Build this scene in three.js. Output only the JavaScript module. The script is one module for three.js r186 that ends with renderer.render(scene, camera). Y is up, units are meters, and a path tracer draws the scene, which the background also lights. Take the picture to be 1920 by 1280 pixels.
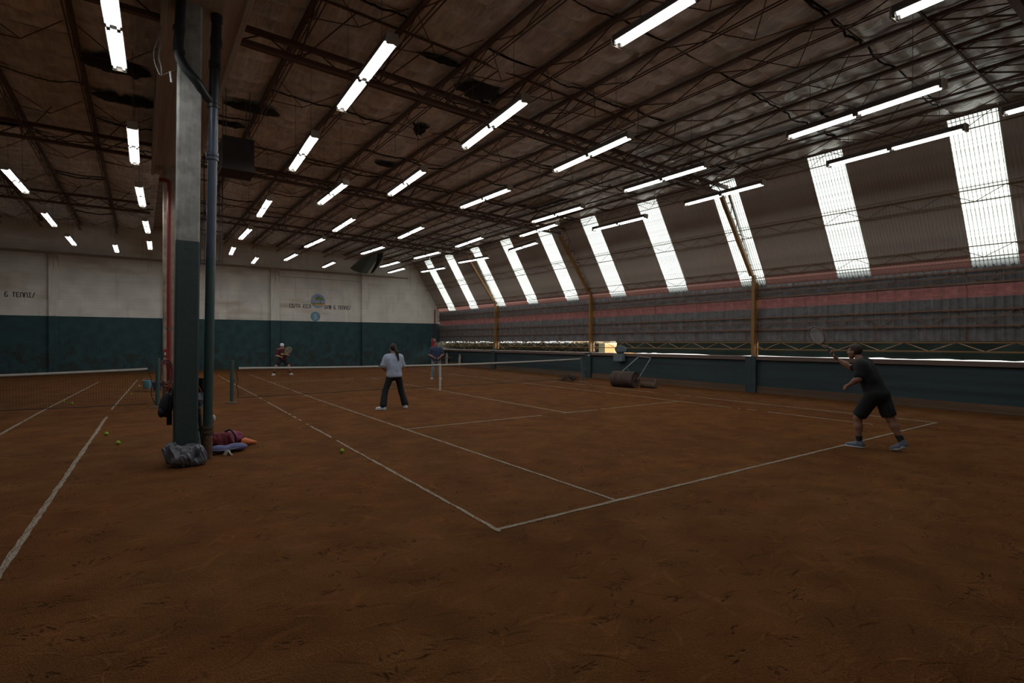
import * as THREE from 'three';
import { mergeGeometries } from 'three/addons/utils/BufferGeometryUtils.js';
import { RectAreaLightUniformsLib } from 'three/addons/lights/RectAreaLightUniformsLib.js';

// ---------------------------------------------------------------- camera, sky, exposure
// Places are written (x, y, v): x across the courts, y up, v along the courts towards the lettered end wall; three's z is -v.
const scene = new THREE.Scene();
const renderer = new THREE.WebGLRenderer({ antialias: true });
renderer.toneMapping = THREE.LinearToneMapping;
renderer.toneMappingExposure = 1.2;
renderer.shadowMap.enabled = true;
RectAreaLightUniformsLib.init();
const camera = new THREE.PerspectiveCamera(65.45, 1920 / 1280, 0.1, 400);
camera.position.set(-2.696, 1.745, 3.980);
{
  const yaw = 0.6098, pitch = -0.006;
  camera.lookAt(-2.696 + Math.sin(yaw) * Math.cos(pitch), 1.745 + Math.sin(pitch), 3.980 - Math.cos(yaw) * Math.cos(pitch));
  camera.rotateZ(0.0031);
}
const SKY = 6.0;          // radiance of the overcast sky
const TUBE = 10.5;         // radiance of the lamps
scene.background = skyTexture();
scene.environment = null;
function skyTexture() {
  const w = 256, h = 128, d = new Float32Array(w * h * 4);
  for (let j = 0; j < h; j++) for (let i = 0; i < w; i++) {
    const e = (j + 0.5) / h - 0.5, k = (j * w + i) * 4;       // -0.5 straight down .. 0.5 straight up
    const cloud = 0.92 + 0.08 * Math.sin(i * 2 * Math.PI / w * 3 + e * 9) * Math.sin(e * 14 + 1.3);
    const s = SKY * cloud * (e > 0 ? 0.9 + 0.2 * e : 0.35);
    d[k] = s * 0.97; d[k + 1] = s; d[k + 2] = s * 1.03; d[k + 3] = 1;
  }
  const t = new THREE.DataTexture(d, w, h, THREE.RGBAFormat, THREE.FloatType);
  t.mapping = THREE.EquirectangularReflectionMapping; t.magFilter = THREE.LinearFilter; t.wrapS = THREE.RepeatWrapping; t.needsUpdate = true;
  return t;
}

// ---------------------------------------------------------------- helpers
let seed = 20240611;
const rnd = () => { seed = (seed * 1664525 + 1013904223) >>> 0; return seed / 4294967296; };
const rr = (a, b) => a + (b - a) * rnd();
const V = (x, y, v) => new THREE.Vector3(x, y, -v);
const lerp = (a, b, t) => a + (b - a) * t;
const clamp = (x, a, b) => Math.min(b, Math.max(a, x));
const sstep = (a, b, x) => { const t = clamp((x - a) / (b - a), 0, 1); return t * t * (3 - 2 * t); };
function hash(x, y, z) { let n = Math.imul(x, 374761393) ^ Math.imul(y, 668265263) ^ Math.imul(z, 1440662683); n = Math.imul(n ^ (n >>> 13), 1274126177); return ((n ^ (n >>> 16)) >>> 0) / 4294967296; }
function vnoise(x, y, z = 0, px = 0, py = 0) {                    // value noise, repeating every px, py cells when given
  const xi = Math.floor(x), yi = Math.floor(y), zi = Math.floor(z);
  const s = (t) => t * t * (3 - 2 * t), fx = s(x - xi), fy = s(y - yi), fz = s(z - zi);
  const H = (a, b, c) => hash(px ? ((a % px) + px) % px : a, py ? ((b % py) + py) % py : b, c);
  const l = (a, b, t) => a + (b - a) * t;
  const L = (c) => l(l(H(xi, yi, c), H(xi + 1, yi, c), fx), l(H(xi, yi + 1, c), H(xi + 1, yi + 1, c), fx), fy);
  return fz === 0 ? L(zi) : l(L(zi), L(zi + 1), fz);
}
function fbm(x, y, oct, p = 0, z = 0) { let s = 0, a = 0.5, n = 0; for (let o = 0; o < oct; o++) { s += a * vnoise(x, y, z + o * 17, p, p); n += a; a *= 0.5; x *= 2; y *= 2; p *= 2; } return s / n; }

function mat(r, g, b, rough = 0.8, metal = 0, extra = {}) {
  const { transmission, ...rest } = extra;
  const m = transmission !== undefined ? new THREE.MeshPhysicalMaterial({ roughness: rough, metalness: metal, transmission, thickness: 0, ...rest }) : new THREE.MeshStandardMaterial({ roughness: rough, metalness: metal, ...rest });
  m.color.setRGB(r, g, b); m.side = THREE.DoubleSide;
  return m;
}
const used = {};
const numbered = (n) => { const k = used[n] = (used[n] ?? -1) + 1; return k ? `${n}_${String(k).padStart(3, '0')}` : n; };
function thing(name, label, category, [x, y, v] = [0, 0, 0], group) {
  const o = new THREE.Group(); o.name = numbered(name); o.position.set(x, y, -v);
  o.userData = { label, category }; if (group) o.userData.group = group;
  scene.add(o); return o;
}
function struct(name, [x, y, v] = [0, 0, 0]) { const o = new THREE.Group(); o.name = name; o.userData.kind = 'structure'; o.position.set(x, y, -v); scene.add(o); return o; }
// origin of the thing that a node belongs to, so that parts can be given in the hall's own coordinates
function origin(p) { const o = new THREE.Vector3(); for (let q = p; q && q !== scene; q = q.parent) o.add(q.position); return o; }
function part(name, geometry, material, parent, label) {
  const m = new THREE.Mesh(geometry, material); m.name = name; m.castShadow = m.receiveShadow = true;
  if (label) m.userData.label = label; parent.add(m); return m;
}
function placed(name, geometry, material, parent, label) {            // geometry in hall coordinates
  const o = origin(parent); geometry.translate(-o.x, -o.y, -o.z); return part(name, geometry, material, parent, label);
}
const UNITROD = new THREE.CylinderGeometry(1, 1, 1, 7), UNITBOX = new THREE.BoxGeometry(1, 1, 1);
const UPV = new THREE.Vector3(0, 1, 0);
function rod(name, p, q, r, material, parent) {                       // round bar from p to q in hall coordinates
  const m = part(name, UNITROD, material, parent), d = q.clone().sub(p), L = d.length();
  m.position.copy(p).add(q).multiplyScalar(0.5).sub(origin(parent));
  m.quaternion.setFromUnitVectors(UPV, d.divideScalar(L)); m.scale.set(r, L, r); return m;
}
function bar(name, p, q, w, h, material, parent) {                    // rectangular bar, w across, h upright
  const m = part(name, UNITBOX, material, parent), d = q.clone().sub(p), L = d.length(); d.divideScalar(L);
  let side = new THREE.Vector3().crossVectors(d, UPV); if (side.lengthSq() < 1e-6) side.set(1, 0, 0); side.normalize();
  const up = new THREE.Vector3().crossVectors(side, d);
  m.quaternion.setFromRotationMatrix(new THREE.Matrix4().makeBasis(side, up, d.clone().negate()));
  m.position.copy(p).add(q).multiplyScalar(0.5).sub(origin(parent)); m.scale.set(w, h, L); return m;
}
function boxG(x0, x1, y0, y1, v0, v1) { const g = new THREE.BoxGeometry(x1 - x0, y1 - y0, v1 - v0); g.translate((x0 + x1) / 2, (y0 + y1) / 2, -(v0 + v1) / 2); return g; }
function tubeG(points, r, seg = 24, rs = 8, closed = false) { return new THREE.TubeGeometry(new THREE.CatmullRomCurve3(points, closed), seg, r, rs, closed); }
function rodG(p, q, r, s = 8, r2 = r) { const d = q.clone().sub(p), L = d.length(), g = new THREE.CylinderGeometry(r2, r, L, s); g.applyQuaternion(new THREE.Quaternion().setFromUnitVectors(UPV, d.normalize())); g.translate((p.x + q.x) / 2, (p.y + q.y) / 2, (p.z + q.z) / 2); return g; }
const merge = (list) => mergeGeometries(list.map((g) => { const h = g.index ? g.toNonIndexed() : g; for (const k of Object.keys(h.attributes)) if (!['position', 'normal', 'uv'].includes(k)) h.deleteAttribute(k); return h; }));
function gridG(nu, nv, f, uv) {                                       // surface f(s, t) -> Vector3
  const P = [], U = [], I = [];
  for (let j = 0; j <= nv; j++) for (let i = 0; i <= nu; i++) { const p = f(i / nu, j / nv); P.push(p.x, p.y, p.z); const q = uv ? uv(i / nu, j / nv) : [i / nu, j / nv]; U.push(q[0], q[1]); }
  for (let j = 0; j < nv; j++) for (let i = 0; i < nu; i++) { const a = j * (nu + 1) + i; I.push(a, a + 1, a + nu + 2, a, a + nu + 2, a + nu + 1); }
  const g = new THREE.BufferGeometry(); g.setAttribute('position', new THREE.Float32BufferAttribute(P, 3)); g.setAttribute('uv', new THREE.Float32BufferAttribute(U, 2)); g.setIndex(I); g.computeVertexNormals(); return g;
}
function dataTex(w, h, f, srgb = true) {                              // f(x, y) -> [r, g, b] 0..1
  const d = new Uint8Array(w * h * 4);
  for (let j = 0; j < h; j++) for (let i = 0; i < w; i++) { const c = f(i, j), k = (j * w + i) * 4; d[k] = clamp(c[0], 0, 1) * 255; d[k + 1] = clamp(c[1], 0, 1) * 255; d[k + 2] = clamp(c[2], 0, 1) * 255; d[k + 3] = 255; }
  const t = new THREE.DataTexture(d, w, h); t.magFilter = THREE.LinearFilter; t.minFilter = THREE.LinearFilter; t.wrapS = t.wrapT = THREE.RepeatWrapping; if (srgb) t.colorSpace = THREE.SRGBColorSpace; t.needsUpdate = true; return t;
}

// ---------------------------------------------------------------- materials
const steel = mat(0.105, 0.050, 0.028, 0.6);                          // rust brown paint on the roof steel
const steelThin = mat(0.095, 0.046, 0.027, 0.6);
const ochre = mat(0.235, 0.115, 0.026, 0.55);                         // ochre paint on the portal frames
const concrete = dataTex(256, 256, (i, j) => { const n = fbm(i / 32, j / 32, 5, 8), s = fbm(i / 8, j / 64, 3, 32, 9); const k = 0.78 + 0.3 * (n - 0.5) + 0.12 * (s - 0.5); return [k, k * 0.985, k * 0.95]; });
const grain = dataTex(256, 256, (i, j) => { const n = fbm(i / 16, j / 16, 5, 16, 3); return [n, n, n]; }, false);
// red clay: scuffs and scrapes drawn one by one over a grainy ground, one tile is 5 m
const CN = 1024, clayH = new Float32Array(CN * CN);
{
  for (let j = 0; j < CN; j++) for (let i = 0; i < CN; i++) clayH[j * CN + i] = 0.5 + 0.45 * (fbm(i / 64, j / 64, 6, 16) - 0.5) + 0.28 * (hash(i, j, 5) - 0.5);
  const stroke = (x, y, a, L, w, dep, bend) => { for (let t = 0; t < L; t += 0.7) {
    const aa = a + bend * t, px = x + Math.cos(aa) * t, py = y + Math.sin(aa) * t, f = Math.sin(Math.PI * t / L);
    for (let o = -w; o <= w; o++) { const qx = Math.round(px - Math.sin(aa) * o), qy = Math.round(py + Math.cos(aa) * o); clayH[(((qy % CN) + CN) % CN) * CN + (((qx % CN) + CN) % CN)] += 1.7 * dep * f * (1 - Math.abs(o) / (w + 1)) * (0.3 + 0.7 * hash(qx, qy, 8)); }
  } };
  for (let k = 0; k < 1500; k++) stroke(rnd() * CN, rnd() * CN, rnd() < 0.7 ? rr(-0.45, 0.55) : rr(0, Math.PI), rr(10, 70), rr(0.6, 3), rr(-0.16, 0.17), rr(-0.012, 0.012));   // brush and slide marks
  for (let k = 0; k < 70; k++) stroke(rnd() * CN, rnd() * CN, rr(0, Math.PI), rr(40, 95), rr(4, 9), rr(0.06, 0.17), rr(-0.008, 0.008));                                        // broad slides
  for (let k = 0; k < 150; k++) { const x = rnd() * CN, y = rnd() * CN, a = rr(0, Math.PI); for (let c = 0; c < 10; c++) stroke(x + rr(-16, 16), y + rr(-9, 9), a + rr(-0.5, 0.5), rr(4, 18), rr(0.5, 1.6), rr(-0.42, 0.06), 0); }   // shoe scuffs
}
const clayTex = dataTex(CN, CN, (i, j) => { const h = clamp(clayH[j * CN + i], 0, 1.1), k = 0.50 + 0.54 * h, w = fbm(i / 128, j / 128, 4, 8, 40); return [k * (0.97 + 0.06 * w), k * (0.93 + 0.14 * w), k * (0.90 + 0.20 * w)]; });
const clayBump = dataTex(CN, CN, (i, j) => { const h = clayH[j * CN + i]; return [h, h, h]; }, false);
const clay = mat(0.228, 0.088, 0.0245, 0.95, 0, { transmission: 0, specularIntensity: 0.15, map: clayTex, bumpMap: clayBump, bumpScale: 0.028, vertexColors: true });
const lineTex = dataTex(256, 256, (i, j) => { const n = fbm(i / 10, j / 10, 4, 0, 33), d = clamp((n - 0.50) * 6, 0, 1) * 0.8; return [lerp(0.98, 0.62, d), lerp(0.98, 0.44, d), lerp(0.95, 0.29, d)]; });
const lineMat = mat(0.32, 0.27, 0.215, 0.9, 0, { map: lineTex });
const foilBump = dataTex(512, 512, (i, j) => { const a = fbm(i / 28, j / 60, 5, 0, 2), b = Math.abs(fbm(i / 10 + 7, j / 22, 3, 0, 60) - 0.5); return [a * 0.7 + b, a * 0.7 + b, a * 0.7 + b]; }, false);
const foilTone = dataTex(256, 256, (i, j) => { const n = fbm(i / 40, j / 40, 5, 0, 21), s = fbm(i / 6, j / 80, 3, 0, 31), k = 0.88 + 0.4 * (n - 0.45) + 0.2 * (s - 0.5); return [k, k * 0.985, k * 0.965]; });
const foils = [0.86, 0.80, 0.74].map((c) => mat(c, c * 0.99, c * 0.98, 0.55, 0.1, { map: foilTone, bumpMap: foilBump, bumpScale: 0.012 }));      // duller foil, rougher and less metallic
const shinyFoils = [0.84, 0.78].map((c) => mat(c, c * 0.99, c * 0.97, 0.40, 0.5, { map: foilTone, bumpMap: foilBump, bumpScale: 0.014 }));      // shinier foil, used towards the roof strips
const tornFelt = mat(0.02, 0.018, 0.017, 0.95);
const paintWhite = dataTex(1024, 256, (i, j) => {                      // limewashed blocks with brown stains, browner towards the top
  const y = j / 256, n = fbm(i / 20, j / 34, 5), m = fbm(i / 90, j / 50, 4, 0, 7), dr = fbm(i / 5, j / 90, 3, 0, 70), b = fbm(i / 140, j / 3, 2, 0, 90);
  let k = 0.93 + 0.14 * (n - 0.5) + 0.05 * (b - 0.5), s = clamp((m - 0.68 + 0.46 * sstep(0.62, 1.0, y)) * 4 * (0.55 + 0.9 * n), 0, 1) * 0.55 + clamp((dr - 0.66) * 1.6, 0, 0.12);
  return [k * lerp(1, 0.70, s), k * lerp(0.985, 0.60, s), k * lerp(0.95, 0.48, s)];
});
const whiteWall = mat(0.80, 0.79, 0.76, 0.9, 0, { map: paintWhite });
const greenPaintTex = dataTex(512, 256, (i, j) => { const n = fbm(i / 24, j / 24, 5), d = clamp((fbm(i / 14, j / 20, 4, 0, 55) - 0.38 - 0.5 * j / 256) * 7, 0, 1); const k = 0.85 + 0.3 * (n - 0.5); return [lerp(k * 0.82, 0.78, d * 0.5), lerp(k, 0.55, d * 0.5), lerp(k * 0.98, 0.4, d * 0.5)]; });
const greenWall = mat(0.050, 0.085, 0.098, 0.8, 0, { map: greenPaintTex });
const colWhite = mat(0.60, 0.615, 0.61, 0.85, 0, { map: concrete, bumpMap: grain, bumpScale: 0.004 });
const colGreen = mat(0.034, 0.060, 0.058, 0.6, 0, { bumpMap: grain, bumpScale: 0.004 });
const rawConcrete = mat(0.60, 0.49, 0.41, 0.9, 0, { map: concrete, bumpMap: grain, bumpScale: 0.006 });
const lowGreen = mat(0.036, 0.070, 0.082, 0.75, 0, { map: concrete, bumpMap: grain, bumpScale: 0.003 });
const baseClay = mat(0.20, 0.125, 0.080, 0.95, 0, { map: concrete, bumpMap: grain, bumpScale: 0.006 });
const coping = mat(0.24, 0.165, 0.14, 0.9, 0, { map: concrete, bumpMap: grain, bumpScale: 0.006 });
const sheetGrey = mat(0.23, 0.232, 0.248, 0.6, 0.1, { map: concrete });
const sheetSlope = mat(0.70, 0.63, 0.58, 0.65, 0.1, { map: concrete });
const pinkSheet = mat(0.32, 0.125, 0.12, 0.9, 0, { transmission: 0.058, map: concrete });
const eavePink = mat(0.46, 0.23, 0.205, 0.9, 0, { transmission: 0.2, map: concrete });
// translucent roof sheet: olive dirt lies in the valleys of the corrugation, speckled
const skyDirt = dataTex(256, 512, (i, j) => { const u = (i / 256) % 1, val = Math.abs(u - 0.5) * 2, n = fbm(i / 8, j / 5, 4, 0, 12), d = clamp((val - 0.64) * 5 * (0.4 + n) + (n - 0.68) * 2.4, 0, 1); return [lerp(0.95, 0.30, d), lerp(0.96, 0.31, d), lerp(0.95, 0.22, d)]; });
const skylightMat = mat(0.42, 0.43, 0.41, 1.0, 0, { transmission: 0.9, map: skyDirt });
const tubeMat = mat(0.9, 0.9, 0.9, 0.4, 0, { emissive: new THREE.Color(0.97, 0.99, 1.0), emissiveIntensity: 8.5 });
const reflectorMat = mat(0.70, 0.70, 0.68, 0.5);
const fixtureMat = mat(0.42, 0.37, 0.30, 0.6);
const fixtureDark = mat(0.10, 0.085, 0.075, 0.7);
const pvcBlack = mat(0.018, 0.02, 0.022, 0.45), pvcBlue = mat(0.050, 0.066, 0.098, 0.4), pvcGreen = mat(0.034, 0.068, 0.064, 0.45);
const redPaint = mat(0.21, 0.022, 0.014, 0.5);
const skin = mat(0.36, 0.19, 0.125, 0.6), skinDark = mat(0.25, 0.125, 0.08, 0.6), hairDark = mat(0.022, 0.013, 0.009, 0.7);
const white = mat(0.62, 0.62, 0.62, 0.7), black = mat(0.012, 0.012, 0.014, 0.7), cord = mat(0.025, 0.028, 0.026, 0.9), bandMat = mat(0.50, 0.49, 0.45, 0.85);
const wireMat = mat(0.10, 0.09, 0.08, 0.7);

// ---------------------------------------------------------------- the hall's measures
const VB = 28.7, VF = -10, XL = -14.5;
const hc = (x) => x >= -2 ? 7.2 - 0.037 * (x + 1) : 7.2;               // height of the insulation under the roof
const FRAMES = [-1.95, 5.75, 13.45, 21.2];
const KX = 12.05, KY = hc(12.05), EX = 13.9, EY = 3.6;                 // knee and eave of the sloped side
const ty = (v) => -0.0075 * (v - 8);                                  // side wall heights shift along v to offset the camera fit
const tilt = (g, from = 0.5) => { const p = g.attributes.position; for (let i = 0; i < p.count; i++) if (p.getY(i) > from) p.setY(i, p.getY(i) + ty(-p.getZ(i))); return g; };
const slopeP = (t, v, inn = 0) => V(lerp(EX, KX, t) - inn * 0.861, lerp(EY, KY, t) - inn * 0.509, v);   // inn: distance inwards

// floor
{
  const f = struct('floor');
  const nx = 62, nv = 82, x0 = XL, x1 = 14, v0 = VF, v1 = VB + 0.1;
  const g = gridG(nx, nv, (s, t) => V(lerp(x0, x1, s), 0, lerp(v0, v1, t)), (s, t) => [lerp(x0, x1, s) / 5 + lerp(v0, v1, t) * 0.013, lerp(v0, v1, t) / 5]);
  const c = []; for (let j = 0; j <= nv; j++) for (let i = 0; i <= nx; i++) { const n = 0.90 + 0.22 * fbm(i / 5, j / 5, 4, 0, 77), m = fbm(i / 9, j / 9, 3, 0, 99); c.push(n, n * (0.96 + 0.09 * m), n * (0.94 + 0.12 * m)); }
  g.setAttribute('color', new THREE.Float32BufferAttribute(c, 3));
  part('clay_surface', g, clay, f);
  part('subsoil', boxG(XL - 0.3, 14.3, -0.5, -0.02, VF - 0.3, VB + 0.6), baseClay, f);
}
// end wall with lettering
{
  const w = struct('wall_back');
  const poly = (pts, v0, d) => { const s = new THREE.Shape(pts.map(([a, b]) => new THREE.Vector2(a, b))); const g = new THREE.ExtrudeGeometry(s, { depth: d, bevelEnabled: false }); g.translate(0, 0, -v0 - d); const uv = g.attributes.uv, p = g.attributes.position; for (let i = 0; i < uv.count; i++) uv.setXY(i, (p.getX(i) + 15) / 29, clamp((p.getY(i) - 2.7) / 4.5, 0, 1)); return g; };
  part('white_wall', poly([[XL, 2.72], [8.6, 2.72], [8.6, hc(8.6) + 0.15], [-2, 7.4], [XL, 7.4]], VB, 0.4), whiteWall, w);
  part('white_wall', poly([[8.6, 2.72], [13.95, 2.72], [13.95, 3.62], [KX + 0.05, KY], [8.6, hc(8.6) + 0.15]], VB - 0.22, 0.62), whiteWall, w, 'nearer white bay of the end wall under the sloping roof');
  const gb = (x0, x1, v0, v1) => { const g = boxG(x0, x1, -0.05, 2.72, v0, v1), uv = g.attributes.uv, p = g.attributes.position; for (let i = 0; i < uv.count; i++) uv.setXY(i, p.getX(i) / 6, clamp(p.getY(i) / 2.72, 0, 1)); return g; };
  part('green_wall', gb(XL, 8.6, VB - 0.002, VB + 0.4), greenWall, w);
  part('green_wall', gb(8.6, 13.95, VB - 0.222, VB + 0.4), greenWall, w);
  for (const [a, b, d] of [[-12.2, -11.9, 0.14], [-6.21, -5.86, 0.14], [-1.75, -1.35, 0.14], [3.34, 3.80, 0.2]]) {
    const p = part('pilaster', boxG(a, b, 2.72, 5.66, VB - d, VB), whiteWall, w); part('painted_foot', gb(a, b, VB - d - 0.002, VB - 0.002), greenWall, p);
  }
  part('ledge', boxG(XL, 8.6, 5.62, 5.72, VB - 0.16, VB), rawConcrete, w);
  part('ledge', boxG(8.6, 11.6, 5.60, 5.67, VB - 0.36, VB - 0.22), rawConcrete, w);
  part('ledge', boxG(3.8, 8.6, 5.25, 5.275, VB - 0.03, VB), rawConcrete, w);
}
{ // walls out of the picture that close the hall
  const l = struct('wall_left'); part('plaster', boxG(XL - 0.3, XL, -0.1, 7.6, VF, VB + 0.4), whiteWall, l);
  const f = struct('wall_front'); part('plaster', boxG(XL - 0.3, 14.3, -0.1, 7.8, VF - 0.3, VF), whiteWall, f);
}
// ceiling: sheet roof, and under it foil insulation in separate sagging panels
const JOISTR = [-0.42, 0.99, 2.40, 3.68, 4.90, 6.27, 7.54, 8.80, 10.05, 11.25];
const JOISTL = [-3.65, -5.05, -6.45, -7.85, -9.25, -10.65];
{
  const c = struct('ceiling');
  const deck = (xa, xb) => { const s = new THREE.Shape([[xa, hc(xa) + 0.12], [xb, hc(xb) + 0.12], [xb, hc(xb) + 0.3], [xa, hc(xa) + 0.3]].map(([a, b]) => new THREE.Vector2(a, b))); const g = new THREE.ExtrudeGeometry(s, { depth: VB + 0.4 - VF, bevelEnabled: false }); g.translate(0, 0, -VB - 0.4); return g; };
  part('roof_deck', merge([deck(-2, KX + 0.12), deck(XL - 0.3, -2)]), sheetSlope, c);
  const L = 2.1, edges = [[-1.75, ...JOISTR, KX], [-12.2, ...[...JOISTL].reverse(), -2.2]];
  const shapes = {};
  const panelG = (w, k) => shapes[`${w.toFixed(2)}_${k}`] ??= gridG(6, 24, (s, t) => {
    const pf = t * 4 + 0.12 * (vnoise(s * 2, k * 5) - 0.5), puff = Math.pow(Math.abs(Math.sin(Math.PI * pf)), 0.55), edge = Math.sin(Math.PI * s);
    return new THREE.Vector3((s - 0.5) * (w + 0.03), -0.10 * (0.25 + 0.75 * edge) * puff * (0.7 + 0.5 * vnoise(t * 4, k * 3)) - 0.03 * edge * (0.5 + vnoise(s * 2, t * 3, k * 7)) + 0.008 * (vnoise(s * 9, t * 5, k + 40) - 0.5), -(t - 0.5) * (L - 0.02));
  }, (s, t) => [s * w / 1.6 + k * 0.37, t * L / 1.6 + k * 0.21]);
  for (const e of edges) for (let b = 0; b + 1 < e.length; b++) for (let n = 0; n < 15; n++) {
    const w = e[b + 1] - e[b], x = (e[b] + e[b + 1]) / 2, v = -2.0 + (n + 0.5) * L;
    if (rnd() < 0.012 && v > 6) continue;                              // a few panels have fallen out
    const m = part('insulation_panel', panelG(w, Math.floor(rnd() * 5)), x + rr(-1.8, 1.8) > 6.5 ? shinyFoils[Math.floor(rnd() * 2)] : foils[Math.floor(rnd() * 3)], c);
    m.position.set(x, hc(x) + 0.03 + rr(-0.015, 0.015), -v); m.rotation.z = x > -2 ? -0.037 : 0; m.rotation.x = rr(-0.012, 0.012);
  }
}
{
  const c = scene.getObjectByName('ceiling');
  for (const e of [[-1.75, ...JOISTR, KX], [-12.2, ...[...JOISTL].reverse(), -2.2]]) for (let b = 0; b + 1 < e.length; b++) for (let n = 1; n < 15; n++) {
    if (rnd() > 0.4) continue;
    const v = -2.0 + n * 2.1, q = rnd() * 50, sag = rr(0.03, 0.10), pts = [];
    for (let i = 0; i <= 12; i++) { const a = i / 12, x = lerp(e[b] + 0.05, e[b + 1] - 0.05, a); pts.push(V(x, hc(x) - 0.03 - sag * Math.sin(Math.PI * a) - 0.03 * vnoise(a * 8, q), v + 0.10 * (vnoise(a * 6, q + 5) - 0.5))); }
    const g = tubeG(pts, rr(0.012, 0.026), 40, 5), p = g.attributes.position; for (let i = 0; i < p.count; i++) p.setY(i, p.getY(i) + 0.02 * (vnoise(p.getX(i) * 22, p.getZ(i) * 30, 2) - 0.5));
    part('open_seam', g, tornFelt, c);
  }
}
// the sloped side: dark corrugated sheets with ten translucent strips between them
const SKYL = [-0.20, 2.84, 5.85, 8.85, 11.9, 14.8, 17.85, 20.8, 23.75, 26.55];
const corr = (v0, v1, t0, t1, pitch, amp, inn = 0) => gridG(Math.round((v1 - v0) / pitch * 4), 2, (s, t) => { const v = lerp(v0, v1, s); return slopeP(lerp(t0, t1, t), v, inn + amp * Math.sin(v / pitch * 2 * Math.PI)); }, (s, t) => [lerp(v0, v1, s) / pitch, t * 1.7]);
{
  const s = struct('wall_slope'); let prev = VF;
  const T0 = 0.045;
  for (const c of [...SKYL, null]) {
    const end = c === null ? VB + 0.2 : c - 0.43;
    for (let a = prev; a < end - 0.05;) {
      const b = end - a < 1.5 ? end : Math.min(end, a + 1.02);
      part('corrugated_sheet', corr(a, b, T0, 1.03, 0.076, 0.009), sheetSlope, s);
      part('pink_strip', corr(a, b, -0.03, T0 + 0.02, 0.076, 0.009, 0.02), eavePink, s, 'faded pink translucent strip along the eave'); a = b;
    }
    prev = c === null ? end : c + 0.43;
  }
  SKYL.forEach((c, i) => {
    const w = struct(`window_${i + 1}`); w.userData.label = `bright translucent corrugated roof strip, ${['nearest', 'second nearest', 'third nearest', 'fourth nearest', 'fifth nearest', 'fifth from the end wall', 'fourth from the end wall', 'third from the end wall', 'second from the end wall', 'closest to the end wall'][i]}`;
    part('translucent_sheet', corr(c - 0.44, c + 0.44, -0.03, 0.975, 0.076, 0.009), skylightMat, w);
    part('lap_sheet', corr(c - 0.44, c + 0.44, 0.975, 1.03, 0.076, 0.009, 0.01), sheetSlope, w);
  });
}
// side wall: low masonry wall with coping, open slot, hung corrugated sheets above
const ribbed = (v0, v1, y0, y1, x, lean = 0) => { const pitch = 0.17, pr = [[0, 0], [0.55, 0], [0.66, 0.03], [0.89, 0.03], [1, 0]], S = []; for (let v = v0; v < v1 - 1e-6; v += pitch) for (const [q, d] of pr) if (v + q * pitch <= v1 + 1e-6) S.push([v + q * pitch, d]); return gridG(S.length - 1, 1, (s, t) => { const [v, d] = S[Math.round(s * (S.length - 1))]; return V(x - d + lean * t, lerp(y0, y1, t), v); }, (s, t) => [s, t]); };
{
  const w = struct('wall_right');
  part('painted_wall', tilt(boxG(13.72, 13.98, 0.20, 1.06, VF, VB)), lowGreen, w);
  part('base_course', boxG(13.68, 13.98, -0.05, 0.22, VF, VB), baseClay, w);
  part('coping', tilt(boxG(13.63, 14.03, 1.05, 1.165, VF, VB)), coping, w);
  for (const f of FRAMES) part('pier', tilt(boxG(13.60, 13.98, -0.05, 1.16, f - 0.16, f + 0.2)), lowGreen, w, 'blue green masonry pier under a steel post');
  let k = 0;
  for (let v = VF; v < VB; v += 1.02, k++) {
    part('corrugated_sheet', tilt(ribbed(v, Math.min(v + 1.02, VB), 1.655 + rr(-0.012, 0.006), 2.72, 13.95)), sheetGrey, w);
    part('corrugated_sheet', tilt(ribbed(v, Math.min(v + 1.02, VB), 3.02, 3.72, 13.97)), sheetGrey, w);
    part('pink_strip', tilt(ribbed(v, Math.min(v + 1.02, VB), 2.69, 3.05, 14.03)), pinkSheet, w, 'faded pink translucent strip between the grey sheets');
  }
}

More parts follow.
